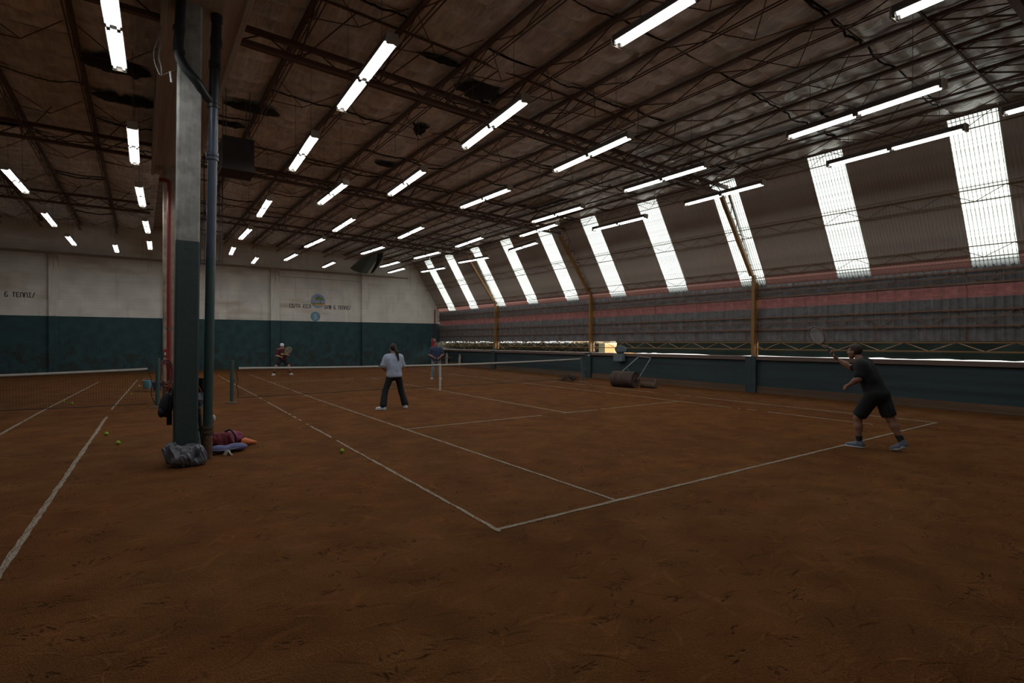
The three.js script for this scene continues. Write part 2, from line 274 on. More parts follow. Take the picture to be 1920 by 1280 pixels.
// ---------------------------------------------------------------- steelwork
FRAMES.forEach((f, i) => {
  const where = ['beyond the right edge', 'nearest the camera', 'by the net post', 'nearest the end wall'][i];
  const t = thing('portal_frame', `ochre lattice portal frame with sloping rafter on the side wall, ${where}`, 'frame', [13.8, 0, f], 'portal frames');
  const I = [V(13.75, 1.16, f), V(13.62, 3.82, f), V(11.95, 6.12, f)], O = [V(13.93, 1.16, f), V(13.86, 3.86, f), V(12.2, 6.52, f)];
  const LM = mat(0.205, 0.105, 0.028, 0.6);
  bar('post', I[0], I[1].clone().setX(13.75), 0.11, 0.1, ochre, t); bar('post', O[0], O[1].clone().setX(13.93), 0.07, 0.08, ochre, t);
  bar('rafter', I[1], I[2], 0.11, 0.1, ochre, t); bar('rafter', O[1], O[2], 0.08, 0.08, ochre, t);
  for (let k = 0; k < 9; k++) { const a = k / 9, b = (k + 1) / 9; const p = I[0].clone().lerp(new THREE.Vector3(13.75, 3.82, -f), k % 2 ? b : a), q = O[0].clone().lerp(new THREE.Vector3(13.93, 3.86, -f), k % 2 ? a : b); rod('lacing_bar', p, q, 0.014, LM, t); }
  for (let k = 0; k < 11; k++) { const a = k / 11, b = (k + 1) / 11; rod('lacing_bar', I[1].clone().lerp(I[2], k % 2 ? b : a), O[1].clone().lerp(O[2], k % 2 ? a : b), 0.014, LM, t); }
  // girder under the right-hand roof
  const yb = (x) => 6.6 - 0.0305 * (x + 1), yt = (x) => yb(x) + 0.235;
  bar('bottom_chord', V(-1.45, yb(-1.45), f), V(12.0, yb(12), f), 0.10, 0.075, steel, t); bar('top_chord', V(-1.45, yt(-1.45), f), V(12.2, yt(12.2), f), 0.10, 0.075, steel, t);
  for (let x = -1.4, k = 0; x < 11.8; x += 0.42, k++) rod('lacing_bar', V(x, k % 2 ? yt(x) : yb(x), f), V(x + 0.42, k % 2 ? yb(x + 0.42) : yt(x + 0.42), f), 0.013, steelThin, t);
  for (const x of JOISTR) for (const s of [-1, 1]) { const a = V(x, yb(x), f), b = V(x, hc(x) - 0.09, f + s * 1.12); rod('brace', a, b, 0.017, steelThin, t); rod('brace', a, V(x + 0.62, hc(x + 0.62) - 0.1, f + s * 1.12), 0.012, steelThin, t); }
  for (const s of [-1, 1]) bar('bridging_bar', V(-1.45, hc(-1.45) - 0.1, f + s * 1.12), V(11.9, hc(11.9) - 0.1, f + s * 1.12), 0.032, 0.035, steel, t);
  // left-hand half of the same line
  const u = thing('roof_girder', `brown lattice girder across the left roof, ${['nearest the camera', 'in line with the white column', 'in line with the second column', 'nearest the end wall'][i]}`, 'girder', [-7, 6.6, f], 'girders over the left court');
  bar('bottom_chord', V(-13.5, 6.6, f), V(-2.4, 6.6, f), 0.10, 0.08, steel, u); bar('top_chord', V(-13.5, 6.95, f), V(-2.4, 6.95, f), 0.10, 0.08, steel, u);
  for (let x = -13.5, k = 0; x < -2.9; x += 0.5, k++) rod('lacing_bar', V(x, k % 2 ? 6.95 : 6.6, f), V(x + 0.5, k % 2 ? 6.6 : 6.95, f), 0.014, steelThin, u);
  for (const x of JOISTL) for (const s of [-1, 1]) { rod('brace', V(x, 6.6, f), V(x, 7.1, f + s * 1.12), 0.016, steelThin, u); rod('brace', V(x, 6.6, f), V(x + 0.65, 7.1, f + s * 1.12), 0.012, steelThin, u); }
});
{ // joists along the hall: a flat top chord, two thin bottom rods, zigzag webs
  const ORD = ['first', 'second', 'third', 'fourth', 'fifth', 'sixth', 'seventh', 'eighth', 'ninth', 'tenth'];
  let proto;
  const make = (x) => {
    const y = hc(x), t = thing('roof_joist', '', 'joist', [x, y - 0.1, 13]);
    bar('top_chord', V(x, y - 0.07, -3), V(x, y - 0.07, VB - 0.02), 0.085, 0.06, steel, t);
    for (const s of [-1, 1]) rod('bottom_rod', V(x + s * 0.035, y - 0.36, -3), V(x + s * 0.035, y - 0.36, VB - 0.02), 0.0125, steelThin, t);
    const P = 0.84;
    for (let v = -2.8, k = 0; v + P < VB; v += P, k++) rod('web_bar', V(x, y - (k % 2 ? 0.36 : 0.09), v), V(x, y - (k % 2 ? 0.09 : 0.36), v + P), 0.011, steelThin, t);
    for (let v = 0.3, k = 0; v < VB - 2; v += 1.24 * 3, k++) { rod('sway_bar', V(x, y - 0.09, v), V(x + 0.66, y - 0.34, v + 0.62), 0.009, steelThin, t); rod('sway_bar', V(x + 0.66, y - 0.34, v + 0.62), V(x, y - 0.09, v + 1.24), 0.009, steelThin, t); rod('sway_bar', V(x + 0.66, y - 0.34, v + 0.62), V(x + 1.28, y - 0.12, v), 0.009, steelThin, t); }
    return t;
  };
  const add = (x, label, group) => { let o; if (!proto) o = proto = make(x); else { o = proto.clone(); o.name = numbered('roof_joist'); o.position.set(x, hc(x) - 0.1, -13); scene.add(o); } o.userData = { label, category: 'joist', group }; };
  JOISTR.forEach((x, i) => add(x, `brown lattice roof joist over the right court, ${ORD[i]} from the concrete gutter beam`, 'joists of the right roof'));
  JOISTL.forEach((x, i) => add(x, `brown lattice roof joist over the left court, ${ORD[i]} from the concrete gutter beam`, 'joists of the left roof'));
}
{ // lattice girts that carry the sheets of slope and wall
  const girt = (label, A, B, C, r1, m1, r2, group) => {              // chords A(v), B(v) and a third rail C(v)
    const t = thing('lattice_girt', label, 'girt', [A(13).x, Math.min(A(13).y, B(13).y), 13], group), v0 = -3, v1 = VB - 0.25;
    bar('chord', A(v0), A(v1), r1, r1, m1, t); bar('chord', B(v0), B(v1), r1, r1, m1, t); if (C) rod('rail', C(v0), C(v1), r2, m1, t);
    const P = 0.55; for (let v = v0 + 0.2, k = 0; v + P < v1; v += P, k++) rod('web_bar', k % 2 ? A(v) : B(v), k % 2 ? B(v + P) : A(v + P), r2, m1, t);
    return t;
  };
  const slopeMat = mat(0.145, 0.082, 0.035, 0.6), wallMat = mat(0.185, 0.078, 0.038, 0.6), sillMat = mat(0.22, 0.115, 0.028, 0.6);
  for (const [a, b, c, n] of [[0.90, 0.985, 0.965, 'highest, under the roof knee'], [0.44, 0.515, 0.545, 'middle one across the bright strips'], [0.055, 0.13, 0.035, 'lowest, along the eave']])
    girt(`thin brown lattice girt on the sloping side, ${n}`, (v) => slopeP(a, v, 0.12), (v) => slopeP(b, v, 0.06), (v) => slopeP(c, v, 0.16), 0.022, slopeMat, 0.008, 'girts of the sloping side');
  const wg = (y0, y1, ym, n, m) => girt(`rust coloured lattice girt on the side wall, ${n}`, (v) => V(13.86, y0 + ty(v), v), (v) => V(13.86, y1 + ty(v), v), ym && ((v) => V(13.80, ym + ty(v), v)), 0.032, m, 0.010, 'girts of the side wall');
  wg(3.06, 3.36, 3.22, 'above the pink strip', wallMat);
  const mid = wg(2.02, 2.42, 2.24, 'below the pink strip', wallMat);
  for (let v = -1.6; v < VB - 0.5; v += 1.93) { const d = ty(v); rod('hanger_rod', V(13.86, 2.02 + d, v), V(13.9, 1.66 + d, v), 0.014, wallMat, mid); rod('hanger_rod', V(13.9, 3.04 + d, v), V(13.98, 2.7 + d, v), 0.012, wallMat, mid); }
  wg(1.39, 1.615, null, 'in the open slot over the low wall', sillMat);
}

// ---------------------------------------------------------------- lamps
{
  const Lm = 2.42, H = 5.5;
  function makeLamp() {
    const t = thing('fluorescent_lamp', '', 'lamp', [0, H, 0]);
    part('housing', boxG(-0.075, 0.075, 0.058, 0.145, -Lm / 2, Lm / 2), fixtureDark, t);
    
    for (const s of [-1, 1]) {
      part('reflector', boxG(-0.088, 0.088, 0.052, 0.060, s * 0.60 - 0.555, s * 0.60 + 0.555), reflectorMat, t);
      part('end_cap', boxG(-0.08, 0.08, 0.012, 0.148, s * Lm / 2 - 0.012, s * Lm / 2 + 0.012), fixtureMat, t, 'cream end plate');
      for (const a of [-1, 1]) { const tg = new THREE.CylinderGeometry(0.014, 0.014, 1.10, 10); tg.rotateX(Math.PI / 2); tg.translate(a * 0.052, 0.036, -s * 0.60); part('tube', tg, tubeMat, t); }
      const l = new THREE.RectAreaLight(new THREE.Color(0.965, 0.985, 1.0), TUBE, 0.16, 1.14); l.rotation.x = -Math.PI / 2; l.position.set(0, 0.018, -s * 0.60); t.add(l);
      rod('hanger_wire', V(0, 0.13, s * 0.8).add(t.position), V(0, 0.95, s * 0.8).add(t.position), 0.004, wireMat, t);
    }
    for (const s of [-1, 0, 1]) for (const a of [-1, 1]) part('lamp_holder', boxG(a * 0.052 - 0.018, a * 0.052 + 0.018, 0.018, 0.06, s * 1.185 - (s ? 0.014 : 0.042), s * 1.185 + (s ? 0.014 : 0.042)), fixtureDark, t);
    return t;
  }
  // [row, x at far end, v at far end, x at near end, v at near end]
  const LAMPS = [
    ['a', -2.94, 5.46, -3.0, 3.02], ['a', -2.80, 10.21, -2.82, 7.86], ['a', -2.65, 14.75, -2.74, 12.3], ['a', -2.48, 19.42, -2.59, 17.0], ['a', -2.36, 23.8, -2.43, 21.3],
    ['b', -5.18, 14.9, -5.23, 12.4], ['b', -5.11, 19.9, -5.13, 17.4], ['b', -4.94, 24.37, -4.97, 21.85], ['c', -3.57, 25.76, -3.58, 23.25], ['d', -7.55, 24.4, -7.55, 21.98],
    ['e', 0.03, 4.88, -0.06, 2.49], ['e', 0.13, 8.84, 0.01, 6.38], ['e', 0.36, 14.35, 0.23, 11.9], ['e', 0.47, 18.95, 0.46, 16.55], ['e', 0.67, 23.3, 0.50, 20.86],
    ['f', 2.34, 0.89, 2.34, -1.5], ['f', 2.60, 5.30, 2.35, 2.85], ['f', 2.73, 9.5, 2.57, 7.0], ['g', 1.46, 11.47, 1.44, 9.1], ['g', 2.0, 26.0, 1.82, 23.4],
    ['f', 2.96, 15.25, 2.88, 12.75], ['f', 2.97, 19.2, 3.07, 16.9], ['f', 3.12, 23.84, 3.13, 21.42],
    ['h', 4.98, 9.58, 5.03, 7.2], ['h', 5.03, 5.40, 4.88, 2.96], ['h', 5.37, 15.1, 5.23, 12.66], ['h', 5.50, 19.6, 5.62, 17.24], ['h', 5.38, 25.4, 5.29, 22.95],
    ['i', 7.28, 1.25, 7.12, -1.15], ['i', 7.50, 5.55, 7.50, 3.18], ['i', 7.78, 9.85, 7.77, 7.45], ['i', 8.09, 15.55, 7.90, 13.1], ['i', 8.03, 19.5, 8.15, 17.1], ['i', 7.87, 23.45, 7.93, 21.08], ['k', 8.90, 12.1, 8.67, 9.65], ['k', 9.20, 25.66, 9.17, 23.29],
    ['j', 9.69, 1.6, 9.56, -0.75], ['j', 10.01, 5.63, 9.87, 3.19], ['j', 10.39, 9.75, 10.32, 7.3], ['j', 10.56, 15.2, 10.24, 12.75], ['j', 10.48, 19.6, 10.76, 17.2], ['j', 10.51, 23.95, 10.76, 21.6],
    ['l', 4.62, -1.38, 4.55, -3.8], ['j', 9.25, -1.35, 9.1, -3.75], ['a', -3.05, 0.6, -3.1, -1.8], ['e', -0.2, 0.2, -0.25, -2.2], ['b', -5.3, 9.9, -5.35, 7.5], ['b', -5.4, 5.0, -5.45, 2.6],  // last four here are unseen lamps added to brighten the near floor
  ];
  const ROW = { a: 'left of the white column, row nearest it', b: 'over the left court, second row from the column', c: 'apart from the rows, far left by the end wall', d: 'at the left edge, far end of the left court', e: 'in the first row right of the white column', f: 'in the second row right of the white column', g: 'out of line above the left tramline', h: 'in the middle row over the right court', i: 'above the right half of the right court', k: 'out of line above the right half', j: 'in the row nearest the roof strips', l: 'cut by the top edge of the picture' };
  const count = {}; LAMPS.forEach((l) => { (count[l[0]] ??= []).push((l[2] + l[4]) / 2); }); for (const k in count) count[k].sort((a, b) => a - b);
  const ORD = ['nearest', 'second', 'third', 'fourth', 'fifth', 'sixth', 'seventh', 'eighth'];
  let proto;
  for (const [row, xa, va, xb, vb] of LAMPS) {
    const o = proto ? proto.clone() : (proto = makeLamp()); if (o !== proto) { o.name = numbered('fluorescent_lamp'); scene.add(o); }
    const cv = (va + vb) / 2, n = count[row].indexOf(cv);
    o.position.set((xa + xb) / 2, H + rr(-0.02, 0.02), -cv); const up = hc((xa + xb) / 2) - 0.03 - o.position.y;
    o.traverse((w) => { if (w.name === 'hanger_wire') { w.scale.y = up - 0.13; w.position.y = (up + 0.13) / 2; } }); o.rotation.y = -Math.atan2(xa - xb, va - vb);
    o.userData = { label: `lit twin-tube lamp ${ROW[row]}${count[row].length > 1 ? `, ${ORD[n]} from the camera` : ''}`, category: 'lamp', group: 'fluorescent ceiling lamps' };
  }
}

// ---------------------------------------------------------------- column, gutter beam, pipes
{
  const b = thing('gutter_beam', 'stained concrete gutter beam under the roof, resting on the white column', 'beam', [-1.93, 6.4, 5]);
  placed('soffit_beam', boxG(-2.45, -1.42, 6.4, 7.16, -9.9, 14.3), rawConcrete, b);
  for (const x of [-2.42, -1.45]) placed('edge_rib', boxG(x - 0.04, x + 0.04, 6.36, 6.42, -9.9, 14.3), rawConcrete, b);
  const c = thing('column', 'tall white concrete column with dark green painted foot', 'column', [-2.185, 0, 4.85]);
  const chamf = (w, d, y0, y1) => { const k = 0.02, s = new THREE.Shape([[-w + k, -d], [w - k, -d], [w, -d + k], [w, d - k], [w - k, d], [-w + k, d], [-w, d - k], [-w, -d + k]].map(([a, e]) => new THREE.Vector2(a, e))); const g = new THREE.ExtrudeGeometry(s, { depth: y1 - y0, bevelEnabled: false }); g.rotateX(-Math.PI / 2); g.translate(0, y0, 0); return g; };
  part('white_shaft', chamf(0.142, 0.16, 3.09, 6.42), colWhite, c); part('green_foot', chamf(0.145, 0.163, 0.0, 3.09), colGreen, c);
  c.rotation.z = -0.010;
  const c2 = thing('column', 'bare beige concrete column standing behind the white column', 'column', [-2.03, 0, 13.5]);
  part('shaft', chamf(0.17, 0.17, 0, 6.4), rawConcrete, c2); part('stained_foot', chamf(0.175, 0.175, 0, 0.5), baseClay, c2);
}
{
  const t = thing('drain_pipe', 'drain pipe with branch running down the white column, black above, blue and green below', 'pipe', [-1.86, 0, 4.92]);
  const v = 4.80, A = V(-1.79, 6.40, v), B = V(-1.835, 5.05, v), C = V(-1.87, 2.9, v), D = V(-1.91, 0.35, v);
  placed('upper_pipe', rodG(A, B, 0.068, 18), pvcBlack, t, 'black upper pipe'); placed('middle_pipe', rodG(B, C, 0.062, 18), pvcBlue, t, 'dusty blue middle length'); placed('lower_pipe', rodG(C, D, 0.062, 18), pvcGreen, t, 'green painted lower length'); placed('clay_foot', rodG(D, V(-1.915, 0, v), 0.066, 18), baseClay, t, 'clay coated foot of the pipe');
  placed('branch_pipe', tubeG([V(-2.24, 6.4, v - 0.2), V(-2.26, 5.95, v - 0.2), V(-2.27, 5.62, v - 0.2), V(-2.20, 5.46, v - 0.195), V(-2.05, 5.30, v - 0.17), V(-1.95, 5.20, v - 0.06), V(-1.85, 5.12, v)], 0.062, 40, 14), pvcBlack, t, 'black branch pipe crossing the column');
  for (const [y, x, m] of [[6.3, -1.793, pvcBlack], [5.95, -1.80, pvcBlack], [5.62, -1.815, pvcBlack], [5.05, -1.835, pvcBlack], [4.30, -1.848, pvcBlue], [0.37, -1.91, baseClay]]) for (const d of [0, 0.06]) placed('collar', rodG(V(x, y + d, v), V(x, y + d + 0.045, v), 0.079, 18), m, t);
  for (const [y, r] of [[5.98, 0.074], [5.68, 0.074]]) placed('collar', rodG(V(-2.265, y, v - 0.2), V(-2.268, y - 0.05, v - 0.2), r, 16), pvcBlack, t);
  const r = thing('red_pipe', 'slim red standpipe on the column behind', 'pipe', [-2.08, 0, 12.95]);
  placed('riser', rodG(V(-2.08, 0, 12.95), V(-2.07, 5.82, 12.95), 0.055, 14), redPaint, r); placed('elbow', tubeG([V(-2.07, 5.8, 12.95), V(-2.08, 5.88, 12.95), V(-2.13, 5.92, 12.95), V(-2.3, 5.92, 12.95)], 0.055, 20, 12), redPaint, r); placed('clamp', rodG(V(-2.08, 1.95, 12.95), V(-2.08, 2.0, 12.95), 0.066, 14), fixtureDark, r);
}
{
  const t = thing('cable_loop', 'thin pale cable dangling from the gutter beam beside the white column', 'cable', [-2.5, 5.6, 4.9]);
  placed('cable', tubeG([V(-2.48, 6.02, 4.75), V(-2.49, 5.85, 4.75), V(-2.55, 5.6, 4.75), V(-2.52, 5.42, 4.75), V(-2.47, 5.32, 4.75), V(-2.46, 5.4, 4.75), V(-2.49, 5.58, 4.75), V(-2.46, 5.8, 4.75), V(-2.47, 6.0, 4.76)], 0.007, 48, 6), mat(0.30, 0.28, 0.25, 0.7), t);
  placed('tail', tubeG([V(-2.47, 5.32, 4.75), V(-2.4, 5.36, 4.72), V(-2.34, 5.40, 4.70), V(-2.30, 5.42, 4.70)], 0.005, 16, 6), wireMat, t); placed('plug', rodG(V(-2.365, 5.38, 4.69), V(-2.35, 5.24, 4.69), 0.012, 8), white, t);
  const b = thing('duct_box', 'dark sheet-metal duct box hung under the roof right of the drain pipe', 'duct', [-0.95, 5.35, 9]);
  const bm = mat(0.030, 0.022, 0.018, 0.7, 0.2);
  placed('casing', boxG(-1.27, -0.66, 5.42, 6.05, 8.8, 9.5), bm, b); placed('rim', boxG(-1.29, -0.64, 5.34, 5.44, 8.78, 9.52), bm, b); for (const x of [-1.2, -0.73]) for (const v of [8.9, 9.4]) rod('hanger_rod', V(x, 6.05, v), V(x, 7.1, v), 0.008, wireMat, b);
  const f = thing('steel_cradle', 'dark hanging steel ladder frame right of the drain pipe, in front of the end wall', 'frame', [-1.06, 3.8, 13.2]);
  const fm = mat(0.035, 0.030, 0.028, 0.6, 0.3);
  for (const x of [-1.33, -1.24, -0.87, -0.79]) bar('upright', V(x, 3.8, 13.2), V(x, 6.9, 13.2), 0.022, 0.03, fm, f);
  for (const y of [3.8, 3.9, 4.75, 5.5, 6.15]) bar('rung', V(-1.34, y, 13.2), V(-0.78, y, 13.2), 0.03, 0.03, fm, f); rod('brace', V(-1.33, 3.8, 13.2), V(-1.55, 3.45, 13.2), 0.012, fm, f);
}
// torn insulation
{
  const torn = (label, x, y, v, w, l, drop, s, m) => {
    const g = gridG(16, 12, (a, b) => { const e = (n) => 0.55 + 0.9 * vnoise(a * 4 + s * 3, b * 4, n); const hang = Math.pow(b, 1.4) * drop * e(3); return V(x + (a - 0.5) * w * (1 - 0.45 * b * e(9)) + 0.08 * vnoise(b * 5, s), y - hang - 0.05 * vnoise(a * 7, b * 6, s), v + (b - 0.5) * l * (1 - 0.5 * b) + 0.12 * (vnoise(a * 5, b * 3, s + 5) - 0.5)); });
    const t = thing('torn_insulation', label, 'insulation', [x, y - drop, v], 'torn pieces of roof insulation'); placed('flap', g, m, t);
    const c = []; for (let i = 0; i <= 20; i++) { const a = i / 20; c.push(V(x + (a - 0.5) * w * 1.15, y - 0.01 - 0.05 * Math.sin(Math.PI * a), v - 0.1 + 0.1 * (vnoise(a * 6, s, 2) - 0.5))); } placed('ragged_edge', tubeG(c, 0.03, 40, 5), tornFelt, t);
  };
  const gape = (label, x, y, v, half, wide) => { const t = thing('torn_insulation', label, 'insulation', [x, y, v], 'torn pieces of roof insulation'); placed('lip', gridG(24, 6, (a, b) => { const e = Math.pow(Math.sin(Math.PI * a), 0.7), n = 0.6 * vnoise(a * 9, b * 2, v) + 0.4 * vnoise(a * 23, b * 3, v + 9); return V(x + (a - 0.5) * 2 * half, y - 0.10 * e * Math.sin(Math.PI * b) - 0.02 * n, v + (b - 0.5) * wide * e * (0.2 + 1.5 * n) + 0.25 * (a - 0.5) * (a - 0.5)); }), tornFelt, t); };
  gape('dark hole in the foil above the second lamp row', 3.1, hc(3.1) - 0.09, 5.6, 0.55, 0.85);
  torn('pale shred of foil at the edge of the dark hole', 3.45, hc(3.45) - 0.09, 6.0, 0.25, 0.4, 0.16, 9, foils[2]);
  torn('crumpled dark clump of insulation left of the hole in the roof', 2.94, hc(2.94) - 0.08, 8.16, 0.36, 0.4, 0.14, 2, tornFelt);
  gape('small dark tear in the roof foil over the far left tramline', 3.3, hc(3.3) - 0.09, 11.2, 0.35, 0.3);
  gape('black gaping tear in the foil right of the drain pipe head', -0.55, hc(-0.55) - 0.08, 9.7, 0.62, 0.55);
  gape('shorter black tear right of the drain pipe, behind the gaping one', -0.85, hc(-0.85) - 0.08, 11.0, 0.35, 0.35);
  gape('long black gaping tear in the foil left of the gutter beam', -3.1, 7.12, 9.2, 0.6, 0.8);
  gape('second black tear in the foil left of the gutter beam, farther back', -3.0, 7.12, 10.9, 0.62, 0.6);
  torn('pale ragged flap of foil above the bright roof strips', 9.9, hc(9.9) - 0.05, 1.8, 0.8, 0.8, 0.22, 6, foils[0]);
  torn('torn foil rags at the knee of the nearest visible frame', 11.3, hc(11.3) - 0.05, 5.2, 0.7, 0.9, 0.22, 7, foils[1]);
  gape('long thin black tear left of the hole in the roof', 1.95, hc(1.95) - 0.08, 5.0, 0.5, 0.16);
  const t = thing('fallen_sheet', 'dark greenish sheet hanging torn from the roof by the end wall', 'sheet', [7.9, 5.6, 26]);
  const bil = (q, a, b) => [0, 1].map((k) => lerp(lerp(q[0][k], q[1][k], a), lerp(q[3][k], q[2][k], a), b));
  placed('sheet', gridG(14, 10, (a, b) => { const [x, y] = bil([[7.05, 5.72], [8.08, 5.48], [8.72, 6.62], [7.62, 6.3]], a, b); return V(x, y - 0.10 * Math.sin(Math.PI * a) * (1 - b), 26.1 - 0.5 * b + 0.10 * Math.sin(a * 8)); }), mat(0.085, 0.105, 0.085, 0.8), t);
  placed('dark_fold', gridG(6, 10, (a, b) => { const [x, y] = bil([[8.02, 5.42], [8.16, 5.46], [8.78, 6.66], [8.44, 6.6]], a, b); return V(x + 0.10 * Math.sin(Math.PI * b), y, 25.5 + 0.08 * Math.sin(a * 5)); }), mat(0.025, 0.035, 0.042, 0.8), t);
}

// ---------------------------------------------------------------- lettering and emblems on the end wall
{
  const S = {                                                          // strokes in a 0..1 box, rounded art-deco capitals
    C: [[[1, 1], [0.25, 1], [0, 0.75], [0, 0.25], [0.25, 0], [1, 0]]], O: [[[0.25, 1], [0.75, 1], [1, 0.7], [1, 0.3], [0.75, 0], [0.25, 0], [0, 0.3], [0, 0.7], [0.25, 1]]], S: [[[1.1, 1], [0.75, 1], [0.25, 0], [-0.1, 0]]],
    T: [[[0, 1], [1, 1]], [[0.4, 1], [0.4, 0]]], A: [[[0, 0], [0, 0.75], [0.25, 1], [0.75, 1], [1, 0.75], [1, 0]], [[0.25, 0.45], [1, 0.45]]], R: [[[0, 1], [0.75, 1], [1, 0.75], [0.75, 0.5], [0.2, 0.5]], [[0.15, 0.6], [0.15, 0]], [[0.5, 0.5], [1, 0]]], I: [[[0, 1], [1, 1]], [[0.5, 1], [0.5, 0]], [[0, 0], [1, 0]]],
    G: [[[1, 1], [0.25, 1], [0, 0.75], [0, 0.25], [0.25, 0], [1, 0], [1, 0.5], [0.45, 0.5]]], Y: [[[0, 1], [0.4, 0.45], [1, 1]], [[0.4, 0.45], [0.4, 0]]], M: [[[0, 0], [0, 0.8], [0.2, 1], [0.5, 0.85], [0.8, 1], [1, 0.8], [1, 0]], [[0.5, 0.85], [0.5, 0]]],
    '&': [[[1, 1], [0.2, 1], [0, 0.75], [0.2, 0.52], [0.6, 0.52]], [[0.2, 0.52], [0, 0.28], [0.2, 0], [1, 0], [1, 0.4]]], E: [[[1, 1], [0, 1], [0, 0], [1, 0]], [[0, 0.5], [0.8, 0.5]]], N: [[[0, 0], [0, 0.75], [0.25, 1], [0.75, 1], [1, 0.75], [1, 0]]],
  };
  const ink = mat(0.030, 0.026, 0.026, 0.8);
  const write = (text, x0, x1, y, h, label) => {
    const t = thing('wall_lettering', label, 'lettering', [(x0 + x1) / 2, y, VB - 0.004]); const n = text.length, a = (x1 - x0) / n, cw = a * 0.70, th = h * 0.15;
    [...text].forEach((ch, i) => { if (!S[ch]) return; const gs = []; for (const line of S[ch]) for (let k = 0; k + 1 < line.length; k++) { const p = V(x0 + i * a + line[k][0] * cw, y + line[k][1] * h, VB - 0.006), q = V(x0 + i * a + line[k + 1][0] * cw, y + line[k + 1][1] * h, VB - 0.006), d = q.clone().sub(p), L = d.length(), g = new THREE.BoxGeometry(L + th * 0.8, th, 0.008); g.rotateZ(Math.atan2(d.y, d.x)); g.translate((p.x + q.x) / 2, (p.y + q.y) / 2, p.z); gs.push(g); } placed('letter', merge(gs), ink, t); });
  };
  write('COSTA RICA', 4.38, 5.60, 3.50, 0.20, 'painted black words left of the round palm emblem');
  write('GYM & TENNIS', 6.38, 7.98, 3.49, 0.20, 'painted black words right of the round palm emblem');
  write('GYM & TENNIS', -8.25, -6.66, 3.56, 0.20, 'painted black words on the left court end wall, cut by the left edge');
  const cv = (f) => { const c = document.createElement('canvas'); c.width = c.height = 256; f(c.getContext('2d')); const t = new THREE.CanvasTexture(c); t.colorSpace = THREE.SRGBColorSpace; return t; };
  const emblem = cv((k) => {
    k.fillStyle = '#9a9db8'; k.fillRect(0, 0, 256, 256); k.fillStyle = '#8d93bd'; k.fillRect(0, 0, 256, 60); k.fillStyle = '#8fa3b4'; k.fillRect(0, 205, 256, 60);
    k.fillStyle = '#c9a26a'; k.fillRect(0, 176, 256, 30); k.fillStyle = '#b98a1e'; k.fillRect(60, 172, 196, 12); k.fillStyle = '#5f7a3a'; k.fillRect(0, 166, 256, 9); k.fillStyle = '#8f9d3c'; k.fillRect(0, 178, 80, 22);
    k.fillStyle = '#d0b23c'; k.beginPath(); k.arc(58, 92, 17, 0, 7); k.fill();
    k.fillStyle = '#55633a'; k.fillRect(164, 96, 9, 76); k.fillStyle = '#57804c';
    for (const [x, y, w, h] of [[140, 55, 34, 14], [120, 78, 42, 16], [168, 78, 48, 16], [205, 96, 30, 12], [112, 100, 26, 11], [158, 98, 36, 13]]) { k.beginPath(); k.ellipse(x, y, w, h, 0, 0, 7); k.fill(); }
    k.fillStyle = '#86a04a'; for (const [x, y] of [[128, 92], [176, 90], [150, 66]]) { k.beginPath(); k.ellipse(x, y, 20, 7, 0, 0, 7); k.fill(); }
  });
  const five = cv((k) => { k.fillStyle = '#6f93a0'; k.fillRect(0, 0, 256, 256); k.fillStyle = '#a3bcc2'; k.font = 'bold 190px sans-serif'; k.textAlign = 'center'; k.textBaseline = 'middle'; k.fillText('5', 128, 136); });
  const disc = (name, label, x, y, r, tex) => { const t = thing(name, label, 'emblem', [x, y, VB - 0.008]); const g = new THREE.CylinderGeometry(r, r, 0.012, 48); g.rotateX(Math.PI / 2); const p = g.attributes.position, uv = g.attributes.uv; for (let i = 0; i < p.count; i++) uv.setXY(i, p.getX(i) / (2 * r) + 0.5, p.getY(i) / (2 * r) + 0.5); part('painted_disc', g, new THREE.MeshStandardMaterial({ map: tex, roughness: 0.85 }), t); };
  disc('round_emblem', 'round painted emblem with a green tree and yellow sun over the horizon', 5.98, 3.93, 0.42, emblem);
  disc('court_number', 'small blue disc with a pale number five under the emblem', 5.83, 2.985 + 0.02, 0.285, five);
  disc('round_emblem', 'round painted emblem on the left court end wall, at the left edge', -8.64, 4.0, 0.42, emblem);
}

